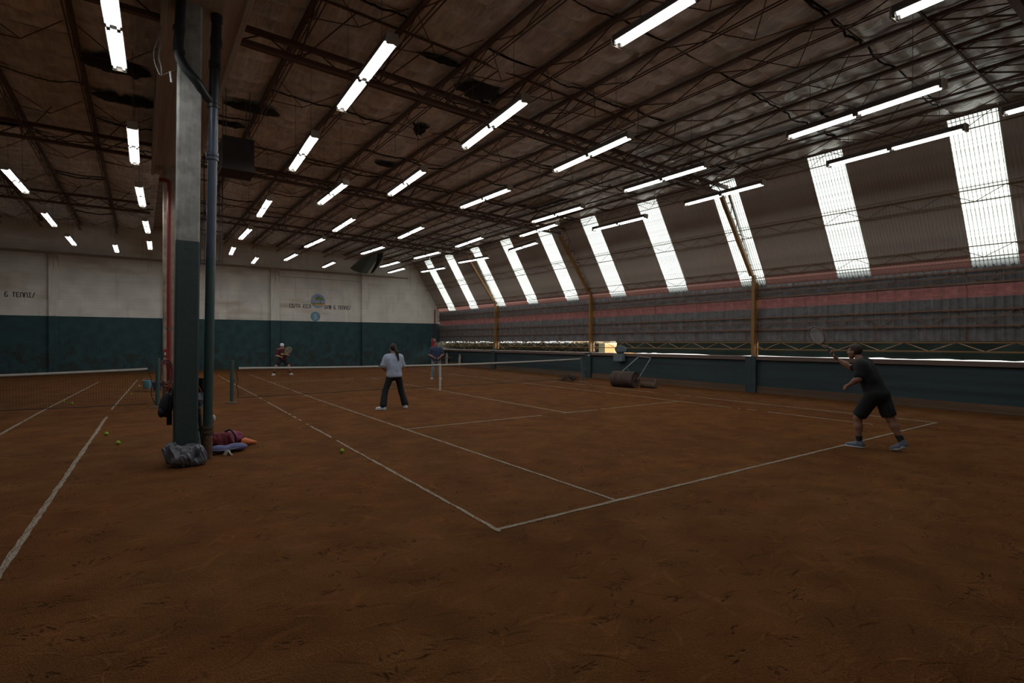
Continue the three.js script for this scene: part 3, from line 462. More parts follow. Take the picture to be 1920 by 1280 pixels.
// ---------------------------------------------------------------- court lines
{
  const line = (x0, v0, x1, v1, width, label, wear) => {
    const w = width * 0.86;
    const L = Math.hypot(x1 - x0, v1 - v0), dx = (x1 - x0) / L, dv = (v1 - v0) / L, P = [], I = [], U = [], n = Math.round(L / 0.06), s0 = rnd() * 100;
    for (let i = 0; i <= n; i++) {
      const s = i / n * L, e1 = (vnoise(s * 9, s0) - 0.5) * 0.5 + (vnoise(s * 2, s0 + 5) - 0.5) * 0.3, e2 = (vnoise(s * 9, s0 + 9) - 0.5) * 0.5 + (vnoise(s * 2, s0 + 3) - 0.5) * 0.3, x = x0 + dx * s, v = v0 + dv * s;
      for (const o of [-w * (0.5 + e1 * wear), w * (0.5 + e2 * wear)]) { P.push(x - dv * o, 0.006, -(v + dx * o)); U.push(s * 2, o * 4); P.push(x - dv * o, -0.002, -(v + dx * o)); U.push(s * 2, o * 4); }
      if (i && vnoise(s * 1.1, s0 + 20) * 0.65 + vnoise(s * 6, s0 + 30) * 0.35 > wear * 0.385) { const a = (i - 1) * 4, b = i * 4; I.push(a, b, b + 2, a, b + 2, a + 2, a, a + 1, b + 1, a, b + 1, b, a + 2, b + 2, b + 3, a + 2, b + 3, a + 3, a, a + 2, a + 3, a, a + 3, a + 1, b, b + 1, b + 3, b, b + 3, b + 2); }
    }
    const g = new THREE.BufferGeometry(); g.setAttribute('position', new THREE.Float32BufferAttribute(P, 3)); g.setAttribute('uv', new THREE.Float32BufferAttribute(U, 2)); g.setIndex(I);
    const h = g.toNonIndexed(); h.computeVertexNormals();
    const t = thing('court_line', label, 'court line', [(x0 + x1) / 2, 0, (v0 + v1) / 2], 'painted court lines'); placed('stripe', h, lineMat, t);
  };
  line(-0.06, 0.05, 11.0, 0.05, 0.052, 'broad white baseline of the right court, in the foreground', 0.62);
  line(-0.04, 0.0, 0.12, 13, 0.042, 'left doubles sideline of the right court, from the near corner', 0.8);
  line(1.5, 0.05, 1.38, 12, 0.042, 'left singles sideline of the right court, near side of the net', 0.55);
  line(1.38, 12, 1.5, 23.77, 0.045, 'left singles sideline of the right court, behind the net', 0.8);
  line(0.12, 13.0, 0.2, 23.77, 0.045, 'left doubles sideline of the right court, behind the net', 0.9);
  line(9.62, 0.05, 9.6, 13, 0.045, 'right singles sideline of the right court, near side of the net', 0.75);
  line(11.0, 0.05, 10.97, 13, 0.045, 'right doubles sideline of the right court, beside the side wall', 0.9);
  line(9.6, 13, 9.6, 23.77, 0.045, 'right singles sideline of the right court, behind the net', 0.9);
  line(1.4, 5.5, 9.6, 5.5, 0.045, 'service line of the right court, near side of the net', 0.5);
  line(5.49, 5.5, 5.49, 11.8, 0.045, 'centre service line of the right court, near side of the net', 0.8);
  line(5.49, 11.95, 5.49, 18.3, 0.045, 'centre service line of the right court, behind the net', 0.9);
  line(1.4, 18.3, 9.6, 18.3, 0.045, 'service line of the right court, behind the net', 0.9);
  line(-3.63, -1.5, -3.31, 10.6, 0.058, 'right doubles sideline of the left court, in the left foreground', 0.62);
  line(-3.28, 12.0, -2.81, 22.6, 0.045, 'right doubles sideline of the left court, behind the net', 0.72);
  line(-4.83, 7.5, -4.62, 12.2, 0.055, 'right singles sideline of the left court, near side of the net', 0.5);
  line(-4.62, 12.2, -4.04, 22.1, 0.05, 'right singles sideline of the left court, behind the net', 0.5);
}
// ---------------------------------------------------------------- nets and posts
{
  function net(label, x0, x1, yE, yM, xm, vN) {
    const t = thing('tennis_net', label, 'net', [(x0 + x1) / 2, 0, vN]); const top = (x) => yM + (yE - yM) * Math.pow(Math.abs(x - xm) / Math.max(x1 - xm, xm - x0), 2);
    const gs = [], cell = 0.05, nx = Math.round((x1 - x0) / cell); const bot = (x) => 0.10 + 0.05 * vnoise(x * 0.6, 3);
    for (let i = 0; i <= nx; i++) { const x = lerp(x0, x1, i / nx); gs.push(rodG(V(x, bot(x), vN), V(x, top(x) - 0.03, vN), 0.0019, 4)); }
    for (let j = 0; j < 17; j++) { const N = 24; for (let i = 0; i < N; i++) { const a = lerp(x0, x1, i / N), b = lerp(x0, x1, (i + 1) / N), f = (j + 0.5) / 17; gs.push(rodG(V(a, lerp(bot(a), top(a), f), vN), V(b, lerp(bot(b), top(b), f), vN), 0.0019, 4)); } }
    const m = placed('netting', merge(gs), cord, t); m.userData.kind = 'stuff';
    placed('headband', gridG(40, 4, (s, q) => { const x = lerp(x0, x1, s), a = q * 2 * Math.PI; return V(x, top(x) - 0.03 + 0.034 * Math.cos(a), vN + 0.012 * Math.sin(a)); }), bandMat, t, 'white headband tape');
    placed('bottom_cord', tubeG(Array.from({ length: 30 }, (_, i) => { const x = lerp(x0, x1, i / 29); return V(x, bot(x), vN); }), 0.008, 90, 5), cord, t);
    return t;
  }
  const n1 = net('long tennis net across the right court between green posts', -0.55, 11.72, 0.955, 0.875, 5.47, 11.885);
  placed('centre_strap', boxG(5.445, 5.495, 0.0, 0.87, 11.86, 11.91), bandMat, n1, 'white vertical centre strap');
  placed('end_rope', tubeG([V(-0.55, 0.93, 11.88), V(-0.60, 0.8, 11.86), V(-0.57, 0.6, 11.87), V(-0.61, 0.45, 11.85), V(-0.56, 0.3, 11.86), V(-0.57, 0.14, 11.85)], 0.012, 40, 6), cord, n1); placed('cable', tubeG([V(-0.7, 0.97, 11.885), V(-0.55, 0.95, 11.885)], 0.005, 4, 5), cord, n1); placed('cable', tubeG([V(11.72, 0.93, 11.885), V(11.83, 0.93, 11.885)], 0.005, 4, 5), cord, n1);
  const n2 = net('tennis net on the left court, cut by the left edge', -13.2, -2.56, 0.985, 0.9, -8.2, 11.885);
  placed('end_rope', tubeG([V(-2.56, 0.95, 11.88), V(-2.50, 0.75, 11.86), V(-2.47, 0.55, 11.87), V(-2.49, 0.35, 11.86), V(-2.42, 0.12, 11.85)], 0.012, 40, 6), cord, n2); placed('tie_cord', tubeG([V(-2.9, 0.44, 11.9), V(-2.65, 0.41, 11.88), V(-2.4, 0.38, 11.89)], 0.007, 10, 5), cord, n2); placed('tie_cord', tubeG([V(-2.5, 0.36, 11.9), V(-2.42, 0.30, 11.88), V(-2.36, 0.32, 11.89)], 0.007, 10, 5), cord, n2);
  const post = (label, x, v, h, m, lean) => { const t = thing('net_post', label, 'net post', [x, 0, v], 'net posts'); placed('pole', rodG(V(x, 0, v), V(x + lean, h, v), 0.048, 16), m, t); placed('cap', rodG(V(x + lean, h, v), V(x + lean, h + 0.02, v), 0.053, 16), m, t); placed('clay_mound', (() => { const g = new THREE.SphereGeometry(1, 18, 8, 0, 6.283, 0, 1.571); g.scale(0.17, 0.05, 0.17); g.translate(x, 0, -v); return g; })(), baseClay, t); placed('winch', boxG(x + 0.04, x + 0.09, h * 0.5, h * 0.5 + 0.09, v - 0.03, v + 0.03), fixtureDark, t); };
  const pg = mat(0.045, 0.085, 0.075, 0.5), pg2 = mat(0.05, 0.085, 0.10, 0.5);
  post('green steel post at the left end of the right court net', -0.71, 11.885, 1.12, pg, 0.0);
  post('green steel post of the left court net, left of the white column', -2.36, 11.885, 1.2, pg, 0.01);
  post('blue green post of the right court net beside the side wall', 11.88, 11.885, 0.99, pg2, -0.09);
}

// ---------------------------------------------------------------- figures: one field of tapered bones per body, meshed with surface nets
function surface(f, lo, hi, cell) {
  const n = [0, 1, 2].map((k) => Math.max(2, Math.ceil((hi[k] - lo[k]) / cell) + 1)), [X, Y, Z] = n, F = new Float32Array(X * Y * Z);
  for (let k = 0; k < Z; k++) for (let j = 0; j < Y; j++) for (let i = 0; i < X; i++) F[(k * Y + j) * X + i] = f(lo[0] + i * cell, lo[1] + j * cell, lo[2] + k * cell);
  const id = new Int32Array(X * Y * Z).fill(-1), P = [], I = [], off = [0, 1, X, X + 1, X * Y, X * Y + 1, X * Y + X, X * Y + X + 1];
  for (let k = 0; k < Z - 1; k++) for (let j = 0; j < Y - 1; j++) for (let i = 0; i < X - 1; i++) {
    const b = (k * Y + j) * X + i; let m = 0; for (let c = 0; c < 8; c++) if (F[b + off[c]] < 0) m |= 1 << c; if (m === 0 || m === 255) continue;
    let sx = 0, sy = 0, sz = 0, q = 0;
    for (let c = 0; c < 8; c++) for (const ax of [1, 2, 4]) { if (c & ax) continue; const d = c | ax, fa = F[b + off[c]], fb = F[b + off[d]]; if ((fa < 0) === (fb < 0)) continue; const t = fa / (fa - fb); sx += (c & 1) + (ax === 1 ? t : 0); sy += ((c >> 1) & 1) + (ax === 2 ? t : 0); sz += ((c >> 2) & 1) + (ax === 4 ? t : 0); q++; }
    id[b] = P.length / 3; P.push(lo[0] + (i + sx / q) * cell, lo[1] + (j + sy / q) * cell, lo[2] + (k + sz / q) * cell);
  }
  const quad = (a, b, c, d, flip) => { if (a < 0 || b < 0 || c < 0 || d < 0) return; flip ? I.push(a, c, b, a, d, c) : I.push(a, b, c, a, c, d); };
  for (let k = 1; k < Z - 1; k++) for (let j = 1; j < Y - 1; j++) for (let i = 1; i < X - 1; i++) {
    const b = (k * Y + j) * X + i, s = F[b] < 0;
    if (s !== (F[b + 1] < 0)) quad(id[b - X - X * Y], id[b - X * Y], id[b], id[b - X], !s);
    if (s !== (F[b + X] < 0)) quad(id[b - 1 - X * Y], id[b - 1], id[b], id[b - X * Y], !s);
    if (s !== (F[b + X * Y] < 0)) quad(id[b - 1 - X], id[b - X], id[b], id[b - 1], !s);
  }
  const g = new THREE.BufferGeometry(); g.setAttribute('position', new THREE.Float32BufferAttribute(P, 3)); g.setIndex(I); g.computeVertexNormals();
  g.setAttribute('uv', new THREE.Float32BufferAttribute(P.length / 3 * 2, 2)); return g;
}
const smin = (a, b, k) => { const h = Math.max(k - Math.abs(a - b), 0) / k; return Math.min(a, b) - h * h * k * 0.25; };
// bones: [ax, ay, av, bx, by, bv, ra, rb]; v counts forwards
function bonesField(bones, k, grow = 0) {
  const B = bones.map(([ax, ay, av, bx, by, bv, ra, rb]) => { const d = [bx - ax, by - ay, -(bv - av)]; return [ax, ay, -av, ...d, d[0] * d[0] + d[1] * d[1] + d[2] * d[2] || 1e-9, ra + grow, rb - ra]; });
  return (x, y, z) => { let s = 9; for (const b of B) { const px = x - b[0], py = y - b[1], pz = z - b[2]; let t = (px * b[3] + py * b[4] + pz * b[5]) / b[6]; t = t < 0 ? 0 : t > 1 ? 1 : t; const ex = px - t * b[3], ey = py - t * b[4], ez = pz - t * b[5]; s = smin(s, Math.sqrt(ex * ex + ey * ey + ez * ez) - b[7] - t * b[8], k); } return s; };
}
function bounds(bones, m) { const lo = [9, 9, 9], hi = [-9, -9, -9]; for (const b of bones) for (const [x, y, v, r] of [[b[0], b[1], b[2], b[6]], [b[3], b[4], b[5], b[7]]]) [x, y, -v].forEach((c, k) => { lo[k] = Math.min(lo[k], c - r - m); hi[k] = Math.max(hi[k], c + r + m); }); return [lo, hi]; }
function headGeometry(h, turn, nod, s = 1) {                           // faces +v before turning
  const f0 = (x, y, z) => { const v = -z; const el = (cx, cy, cv, a, b, c) => { const q = Math.sqrt(((x - cx) / a) ** 2 + ((y - cy) / b) ** 2 + ((v - cv) / c) ** 2); return (q - 1) * Math.min(a, b, c); };
    let d = el(0, 0.025, -0.012, 0.074, 0.092, 0.092); d = smin(d, el(0, -0.045, 0.03, 0.056, 0.068, 0.06), 0.03); d = smin(d, el(0, -0.092, 0.055, 0.026, 0.02, 0.026), 0.03); d = smin(d, el(0, 0.03, 0.07, 0.055, 0.014, 0.018), 0.02);
    d = smin(d, el(0, -0.012, 0.092, 0.012, 0.024, 0.02), 0.012); d = smin(d, el(0, -0.028, 0.102, 0.015, 0.011, 0.014), 0.008);
    for (const q of [-1, 1]) { d = Math.max(d, -el(q * 0.031, 0.008, 0.092, 0.017, 0.012, 0.016)); d = smin(d, el(q * 0.031, 0.008, 0.074, 0.013, 0.013, 0.013), 0.002); d = smin(d, el(q * 0.077, -0.01, -0.008, 0.010, 0.032, 0.02), 0.008); d = smin(d, el(q * 0.045, -0.03, 0.062, 0.02, 0.02, 0.018), 0.02); }
    d = smin(d, el(0, -0.060, 0.083, 0.024, 0.006, 0.012), 0.006); d = smin(d, el(0, -0.072, 0.081, 0.021, 0.007, 0.012), 0.006); d = Math.max(d, -el(0, -0.066, 0.096, 0.022, 0.0025, 0.01)); return d; };
  const g = surface(f0, [-0.11, -0.14, -0.13], [0.11, 0.14, 0.13], 0.0048);
  const e = [-1, 1].map((q) => { const s2 = new THREE.SphereGeometry(0.0125, 10, 8); s2.translate(q * 0.031, 0.008, -0.0765); return s2; }), ir = [-1, 1].map((q) => { const s2 = new THREE.SphereGeometry(0.0062, 8, 6); s2.translate(q * 0.031, 0.008, -0.0845); return s2; });
  const M = new THREE.Matrix4().makeTranslation(h[0], h[1], -h[2]).multiply(new THREE.Matrix4().makeRotationFromEuler(new THREE.Euler(nod, turn, 0, 'YXZ'))).multiply(new THREE.Matrix4().makeScale(s, s, s));
  return { skin: g.applyMatrix4(M), eyes: merge(e).applyMatrix4(M), iris: merge(ir).applyMatrix4(M), M };
}
function handGeometry(w, fwd, thumb, curl) {                            // w wrist, fwd along the forearm, thumb side, all (x, y, v)
  const F = new THREE.Vector3(fwd[0], fwd[1], -fwd[2]).normalize(), T0 = new THREE.Vector3(thumb[0], thumb[1], -thumb[2]); const N = new THREE.Vector3().crossVectors(F, T0).normalize(), T = new THREE.Vector3().crossVectors(N, F).normalize();
  const W = new THREE.Vector3(w[0], w[1], -w[2]), B = [], at = (a, t, n) => W.clone().addScaledVector(F, a).addScaledVector(T, t).addScaledVector(N, n), bone = (p, q, ra, rb) => B.push([p.x, p.y, -p.z, q.x, q.y, -q.z, ra, rb]);
  bone(at(-0.03, 0, 0), at(0.02, 0, 0), 0.026, 0.024);
  [0.03, 0.010, -0.010, -0.029].forEach((t, i) => {
    const k = at(0.085 - 0.006 * Math.abs(i - 1), t, 0), L = [0.040, 0.045, 0.041, 0.032][i]; bone(at(0.015, t * 0.55, 0), k, 0.014, 0.0115); let p = k, a = curl * 0.75;
    for (const [s, r] of [[L, 0.0092], [L * 0.66, 0.0084], [L * 0.5, 0.0074]]) { const q = p.clone().addScaledVector(F, Math.cos(a) * s).addScaledVector(N, Math.sin(a) * s); bone(p, q, r + 0.0006, r); p = q; a += curl; }
  });
  const a = at(0.022, 0.024, 0.006), b = at(0.052, 0.048, 0.018 + 0.012 * curl), c = at(0.08, 0.046 - 0.012 * curl, 0.03 + 0.012 * curl); bone(at(0.0, 0.012, 0), a, 0.016, 0.0135); bone(a, b, 0.0125, 0.0105); bone(b, c, 0.0102, 0.0085);
  const [lo, hi] = bounds(B, 0.012); return { g: surface(bonesField(B, 0.007), lo, hi, 0.0034), grip: at(0.082, 0, 0.026), axis: T };
}
function racket(name, label, grip, axis, face, frameM, group) {          // grip point and unit vectors in hall space
  const t = thing(name, label, 'racket', [grip.x, grip.y, -grip.z], group), A = axis.clone().normalize(), Nn = face.clone().sub(A.clone().multiplyScalar(face.dot(A))).normalize(), S = new THREE.Vector3().crossVectors(A, Nn);
  const M = new THREE.Matrix4().makeBasis(S, A, Nn), ap = (g) => g.applyMatrix4(M), P = (x, y) => new THREE.Vector3(x, y, 0);
  const ring = []; for (let i = 0; i < 28; i++) { const a = i / 28 * 2 * Math.PI; ring.push(P(0.128 * Math.sin(a) * (1 + 0.05 * Math.cos(a)), 0.425 + 0.165 * Math.cos(a))); }
  part('frame', ap(tubeG(ring, 0.0115, 60, 8, true)), frameM, t); part('throat', ap(merge([tubeG([P(0.088, 0.305), P(0.05, 0.22), P(0.012, 0.14)], 0.010, 12, 7), tubeG([P(-0.088, 0.305), P(-0.05, 0.22), P(-0.012, 0.14)], 0.010, 12, 7)])), frameM, t);
  const hg = new THREE.CylinderGeometry(0.0155, 0.0165, 0.25, 8); hg.translate(0, 0.03, 0); part('grip', ap(hg), black, t); const bc = new THREE.CylinderGeometry(0.019, 0.019, 0.012, 8); bc.translate(0, -0.10, 0); part('butt_cap', ap(bc), black, t);
  const st = []; for (let i = -7; i <= 7; i++) { const x = i * 0.016, h = 0.162 * Math.sqrt(Math.max(0, 1 - (x / 0.128) ** 2)); st.push(rodG(P(x, 0.425 - h), P(x, 0.425 + h), 0.0009, 4)); } for (let i = -9; i <= 9; i++) { const y = i * 0.0168, w = 0.128 * Math.sqrt(Math.max(0, 1 - (y / 0.165) ** 2)); st.push(rodG(P(-w, 0.425 + y), P(w, 0.425 + y), 0.0009, 4)); }
  part('strings', ap(merge(st)), white, t).userData.kind = 'stuff'; return t;
}
// one clothed player; joints j in own space (x to the right, y up, v forwards), turned and put on the clay
function person(label, [px, pv], turn, j, look) {
  const t = thing('person', label, 'person', [px, 0, pv]); t.rotation.y = turn;
  const b = (p, q, ra, rb) => [...p, ...q, ra, rb], J = j, mid = (p, q, s = 0.5) => p.map((c, i) => lerp(c, q[i], s)), sh = mid(J.shL, J.shR), hp = mid(J.hipL, J.hipR), k = look.build ?? 1;
  const torso = [b(hp, mid(hp, sh, 0.45), 0.125 * k, 0.118 * k), b(mid(hp, sh, 0.42), mid(hp, sh, 0.82), 0.118 * k, 0.125 * k), b(mid(hp, J.hipL, 0.8), mid(J.hipL, sh, 0.4), 0.095 * k, 0.085 * k), b(mid(hp, J.hipR, 0.8), mid(J.hipR, sh, 0.4), 0.095 * k, 0.085 * k), b(mid(J.shL, hp, 0.12), mid(J.shL, hp, 0.45), 0.085 * k, 0.09 * k), b(mid(J.shR, hp, 0.12), mid(J.shR, hp, 0.45), 0.085 * k, 0.09 * k), b(J.shL, J.shR, 0.058 * k, 0.058 * k), b(mid(sh, J.head, 0.22), mid(sh, J.shL, 0.85), 0.055 * k, 0.05 * k), b(mid(sh, J.head, 0.22), mid(sh, J.shR, 0.85), 0.055 * k, 0.05 * k)];
  const arm = (s) => [b(J['sh' + s], J['el' + s], 0.052 * k, 0.040 * k)], fore = (s) => [b(J['el' + s], mid(J['el' + s], J['wr' + s], 0.35), 0.040 * k, 0.040 * k), b(mid(J['el' + s], J['wr' + s], 0.35), J['wr' + s], 0.040 * k, 0.026)];
  const thigh = (s) => [b(J['hip' + s], J['kn' + s], 0.088 * k, 0.056 * k)], shin = (s) => [b(J['kn' + s], mid(J['kn' + s], J['an' + s], 0.33), 0.054 * k, 0.056 * k), b(mid(J['kn' + s], J['an' + s], 0.33), J['an' + s], 0.056 * k, 0.036)];
  const foot = (s) => { const a = J['an' + s], e = J['toe' + s]; return [b([a[0], a[1] - 0.03, a[2] - 0.01], [e[0], Math.max(0.035, e[1]), e[2]], 0.036, 0.028)]; };
  const neck = [b(mid(sh, J.head, 0.05), mid(sh, J.head, 0.75), 0.058, 0.05)];
  const all = [...torso, ...neck, ...['L', 'R'].flatMap((s) => [...arm(s), ...fore(s), ...thigh(s), ...shin(s), ...foot(s)])];
  const [lo, hi] = bounds(all, 0.03), body = surface(bonesField(all, 0.045), lo, hi, 0.0125);
  const hd = headGeometry(J.head, look.turn ?? 0, look.nod ?? 0), hands = ['L', 'R'].map((s) => handGeometry(J['wr' + s], J['wr' + s].map((c, i) => c - J['el' + s][i]), look['thumb' + s] ?? [s === 'L' ? 1 : -1, 0.3, 0.2], look['curl' + s] ?? 0.55));
  part('body', merge([body, hd.skin, hands[0].g, hands[1].g]), look.skin, t); part('eyes', hd.eyes, white, t); part('irises', hd.iris, black, t);
  const cloth = (name, bones, kk, grow, cuts, m, wr = 0.006) => { const f = bonesField(bones, kk, grow), [l2, h2] = bounds(bones, grow + 0.03); const g = surface((x, y, z) => { let d = f(x, y, z) + wr * (vnoise(x * 16 + 3, y * 9, z * 16) - 0.5) * 2; for (const c of cuts) d = Math.max(d, c(x, y, -z)); return d; }, l2, h2, 0.0125); return part(name, g, m, t); };
  const plane = (p, n) => { const L = Math.hypot(...n); return (x, y, v) => ((x - p[0]) * n[0] + (y - p[1]) * n[1] + (v - p[2]) * n[2]) / L; };
  const up = sh.map((c, i) => c - hp[i]), slv = look.sleeve ?? 0.72;
  const sleeves = ['L', 'R'].map((s) => b(J['sh' + s], mid(J['sh' + s], J['el' + s], slv), 0.054 * k, 0.052 * k));
  cloth('shirt', [...torso, ...sleeves], 0.05, look.loose ?? 0.026, [plane(mid(hp, sh, look.hem ?? -0.08), up.map((c) => -c)), plane(mid(sh, J.head, 0.42), J.head.map((c, i) => c - sh[i]))], look.shirt);
  const legEnd = (s) => look.shorts ? b(J['hip' + s], mid(J['hip' + s], J['kn' + s], look.shorts), 0.098 * k, 0.088 * k) : null;
  const waist = plane(mid(hp, sh, 0.24), up);
  if (look.shorts) cloth('shorts', [b(mid(hp, J.hipL, 0.6), mid(hp, J.hipR, 0.6), 0.11 * k, 0.11 * k), torso[0], legEnd('L'), legEnd('R')], 0.04, 0.020, [waist, ...['L', 'R'].map((s) => { const e = mid(J['hip' + s], J['kn' + s], look.shorts + 0.12), n = J['kn' + s].map((c, i) => c - J['hip' + s][i]); const p = plane(e, n); return (x, y, v) => (Math.abs(x - e[0]) < 0.16 && Math.abs(v - e[2]) < 0.2 && y < hp[1]) ? p(x, y, v) : -1; })], look.pants);
  else cloth('trousers', [b(mid(hp, J.hipL, 0.6), mid(hp, J.hipR, 0.6), 0.11 * k, 0.11 * k), torso[0], ...['L', 'R'].flatMap((s) => [...thigh(s), b(J['kn' + s], mid(J['kn' + s], J['an' + s], 0.9), 0.062 * k, look.flare ?? 0.06)])], 0.035, 0.014, [waist], look.pants);
  for (const s of ['L', 'R']) {
    const a = J['an' + s], e = J['toe' + s], h = [a[0] + (a[0] - e[0]) * 0.22, a[1] - 0.045, a[2] + (a[2] - e[2]) * 0.22], lift = Math.max(0, Math.min(a[1] - 0.085, 0.3));
    const f = bonesField([b([h[0], Math.max(0.042, h[1]), h[2]], mid(h, e, 0.5), 0.046, 0.046), b(mid(h, e, 0.5), [e[0], Math.max(0.034, e[1]), e[2]], 0.046, 0.036), b([a[0], a[1] + 0.01, a[2]], mid(a, h, 0.5), 0.046, 0.048)], 0.03);
    const [l2, h2] = bounds([b(h, e, 0.06, 0.05), b(a, a, 0.07, 0.07)], 0.03); const sh2 = part('shoe', surface((x, y, z) => Math.max(f(x, y, z), 0.003 - y), l2, h2, 0.008), look.shoes, t);
    part('sole', surface((x, y, z) => Math.max(f(x, y + 0.012, z) - 0.004, lift > 0.02 ? 0.003 - y : y - 0.028, 0.001 - y) + (lift > 0.02 ? 0.006 : 0), l2, h2, 0.008), look.soles ?? white, sh2);
    if (look.socks) part('sock', surface(((q) => (x, y, z) => Math.max(q(x, y, z), y - a[1] - 0.11, a[1] - 0.02 - y))(bonesField(shin(s), 0.03, 0.006)), [a[0] - 0.1, a[1] - 0.06, -a[2] - 0.1], [a[0] + 0.1, a[1] + 0.16, -a[2] + 0.1], 0.009), look.socks, t);
  }
  // hair: the skull a little larger, cut free of the face
  const hair = surface((x, y, z) => { const v = -z, q = Math.sqrt((x / 0.083) ** 2 + ((y - 0.03) / 0.098) ** 2 + ((v + 0.015) / 0.100) ** 2); let d = (q - 1) * 0.083 + 0.005 * (vnoise(x * 60, y * 30, z * 60) - 0.5); d = Math.max(d, 0.82 * v - 0.57 * (y - 0.055) - 0.042, -(y + (look.longHair ? 0.10 : 0.065))); return d; }, [-0.11, -0.14, -0.13], [0.11, 0.15, 0.14], 0.006).applyMatrix4(hd.M);
  part('hair', hair, look.hair, t);
  return { t, hands, hd, toHall: (v) => { t.updateMatrixWorld(true); return v.clone().applyMatrix4(t.matrixWorld); }, dir: (v) => v.clone().applyEuler(t.rotation) };
}

// player with her back to the camera
{
  const p = person('player seen from behind in pale blue T-shirt and black trousers, legs apart near the net', [2.39, 8.36], 0, {
    hipL: [-0.085, 0.83, 0.0], hipR: [0.105, 0.83, 0.0], knL: [-0.20, 0.45, 0.05], knR: [0.21, 0.45, 0.05], anL: [-0.285, 0.085, -0.02], anR: [0.305, 0.085, 0.0], toeL: [-0.40, 0.035, 0.06], toeR: [0.345, 0.035, 0.14],
    shL: [-0.15, 1.255, 0.05], shR: [0.165, 1.26, 0.05], elL: [-0.26, 1.03, 0.06], elR: [0.265, 1.03, 0.06], wrL: [-0.13, 0.965, 0.27], wrR: [0.12, 0.985, 0.28], head: [0.015, 1.485, 0.085],
  }, { skin, shirt: mat(0.36, 0.42, 0.53, 0.85), pants: mat(0.010, 0.010, 0.013, 0.8), shoes: mat(0.55, 0.58, 0.66, 0.6), hair: hairDark, longHair: true, loose: 0.034, hem: -0.13, sleeve: 0.78, flare: 0.072, build: 0.92, turn: -0.15, nod: -0.1, curlL: 0.75, curlR: 0.75, thumbL: [0.3, 1, 0], thumbR: [-0.3, 1, 0] });
  const pt = surface((x, y, z) => { const f = bonesField([[0.015, 1.50, -0.02, 0.05, 1.40, -0.07, 0.035, 0.038], [0.05, 1.40, -0.07, 0.085, 1.20, -0.095, 0.038, 0.018]], 0.03); return f(x, y, z) + 0.006 * (vnoise(x * 70, y * 12, z * 70) - 0.5); }, [-0.06, 1.14, -0.03], [0.17, 1.58, 0.18], 0.008);
  part('ponytail', pt, hairDark, p.t);
  racket('tennis_racket', 'racket held low in front by the player in the pale blue shirt', p.toHall(p.hands[1].grip), new THREE.Vector3(-0.12, 0.05, -1), new THREE.Vector3(0.3, 1, 0), mat(0.05, 0.05, 0.055, 0.4), 'rackets in hand');
}
// man facing us beyond the net
{
  const p = person('man in navy T-shirt and grey trousers facing the camera beyond the net', [7.58, 16.35], 2.675, {
    hipL: [-0.095, 0.82, 0], hipR: [0.095, 0.82, 0], knL: [-0.13, 0.44, 0.03], knR: [0.13, 0.44, 0.03], anL: [-0.165, 0.085, 0], anR: [0.165, 0.085, 0], toeL: [-0.21, 0.035, 0.15], toeR: [0.20, 0.035, 0.15],
    shL: [-0.185, 1.275, 0], shR: [0.185, 1.275, 0], elL: [-0.30, 1.06, 0.02], elR: [0.30, 1.05, 0.0], wrL: [-0.14, 0.92, 0.21], wrR: [0.08, 0.93, 0.22], head: [0, 1.485, 0.02],
  }, { skin: skinDark, shirt: mat(0.022, 0.036, 0.085, 0.85), pants: mat(0.20, 0.20, 0.215, 0.85), shoes: mat(0.5, 0.48, 0.45, 0.7), hair: hairDark, build: 1.06, hem: -0.1, curlL: 0.8, curlR: 0.7, thumbL: [0.4, 1, 0.2], thumbR: [-0.4, 0.8, 0.4] });
  racket('tennis_racket', 'dark red racket held flat across the waist by the man in navy', p.toHall(p.hands[0].grip), p.dir(new THREE.Vector3(-0.95, 0.1, -0.25)), new THREE.Vector3(0, 1, 0), mat(0.10, 0.012, 0.016, 0.4), 'rackets in hand');
}
// far player in a white cap
{
  const p = person('player in maroon shirt, dark shorts and white cap crouching by the far baseline', [2.68, 22.3], 2.95, {
    hipL: [-0.10, 0.74, -0.06], hipR: [0.10, 0.74, -0.06], knL: [-0.27, 0.43, 0.10], knR: [0.27, 0.43, 0.10], anL: [-0.36, 0.085, 0], anR: [0.36, 0.085, 0], toeL: [-0.44, 0.035, 0.13], toeR: [0.42, 0.035, 0.14],
    shL: [-0.175, 1.17, 0.10], shR: [0.175, 1.17, 0.10], elL: [-0.25, 0.94, 0.15], elR: [0.25, 0.92, 0.15], wrL: [-0.05, 0.98, 0.36], wrR: [0.06, 0.86, 0.36], head: [0.02, 1.35, 0.17],
  }, { skin, shirt: mat(0.085, 0.014, 0.026, 0.85), pants: mat(0.014, 0.015, 0.022, 0.85), shorts: 0.72, shoes: mat(0.62, 0.6, 0.55, 0.7), hair: hairDark, socks: black, nod: -0.1, curlL: 0.75, curlR: 0.75, thumbL: [0.3, 1, 0], thumbR: [-0.3, 1, 0] });
  const cap = new THREE.SphereGeometry(0.1, 20, 10, 0, 6.283, 0, 1.571); cap.scale(0.88, 0.85, 1.05); cap.translate(0, 0.055, 0.012); cap.applyMatrix4(p.hd.M);
  const brim = gridG(12, 5, (s, q) => { const a = lerp(-1.1, 1.1, s), r = lerp(0.085, 0.165, q); return new THREE.Vector3(Math.sin(a) * 0.09 * (1 - 0.1 * q), 0.062 - 0.025 * Math.abs(Math.sin(a)) - 0.012 * q, -Math.cos(a) * r); }).applyMatrix4(p.hd.M);
  const c = part('cap', cap, white, p.t); part('cap_brim', brim, white, c);
  racket('tennis_racket', 'yellow green racket held up in front by the player in the white cap', p.toHall(p.hands[1].grip), p.dir(new THREE.Vector3(-0.62, 0.75, -0.2)), p.dir(new THREE.Vector3(0.1, 0.2, -1)), mat(0.30, 0.36, 0.05, 0.5), 'rackets in hand');
}
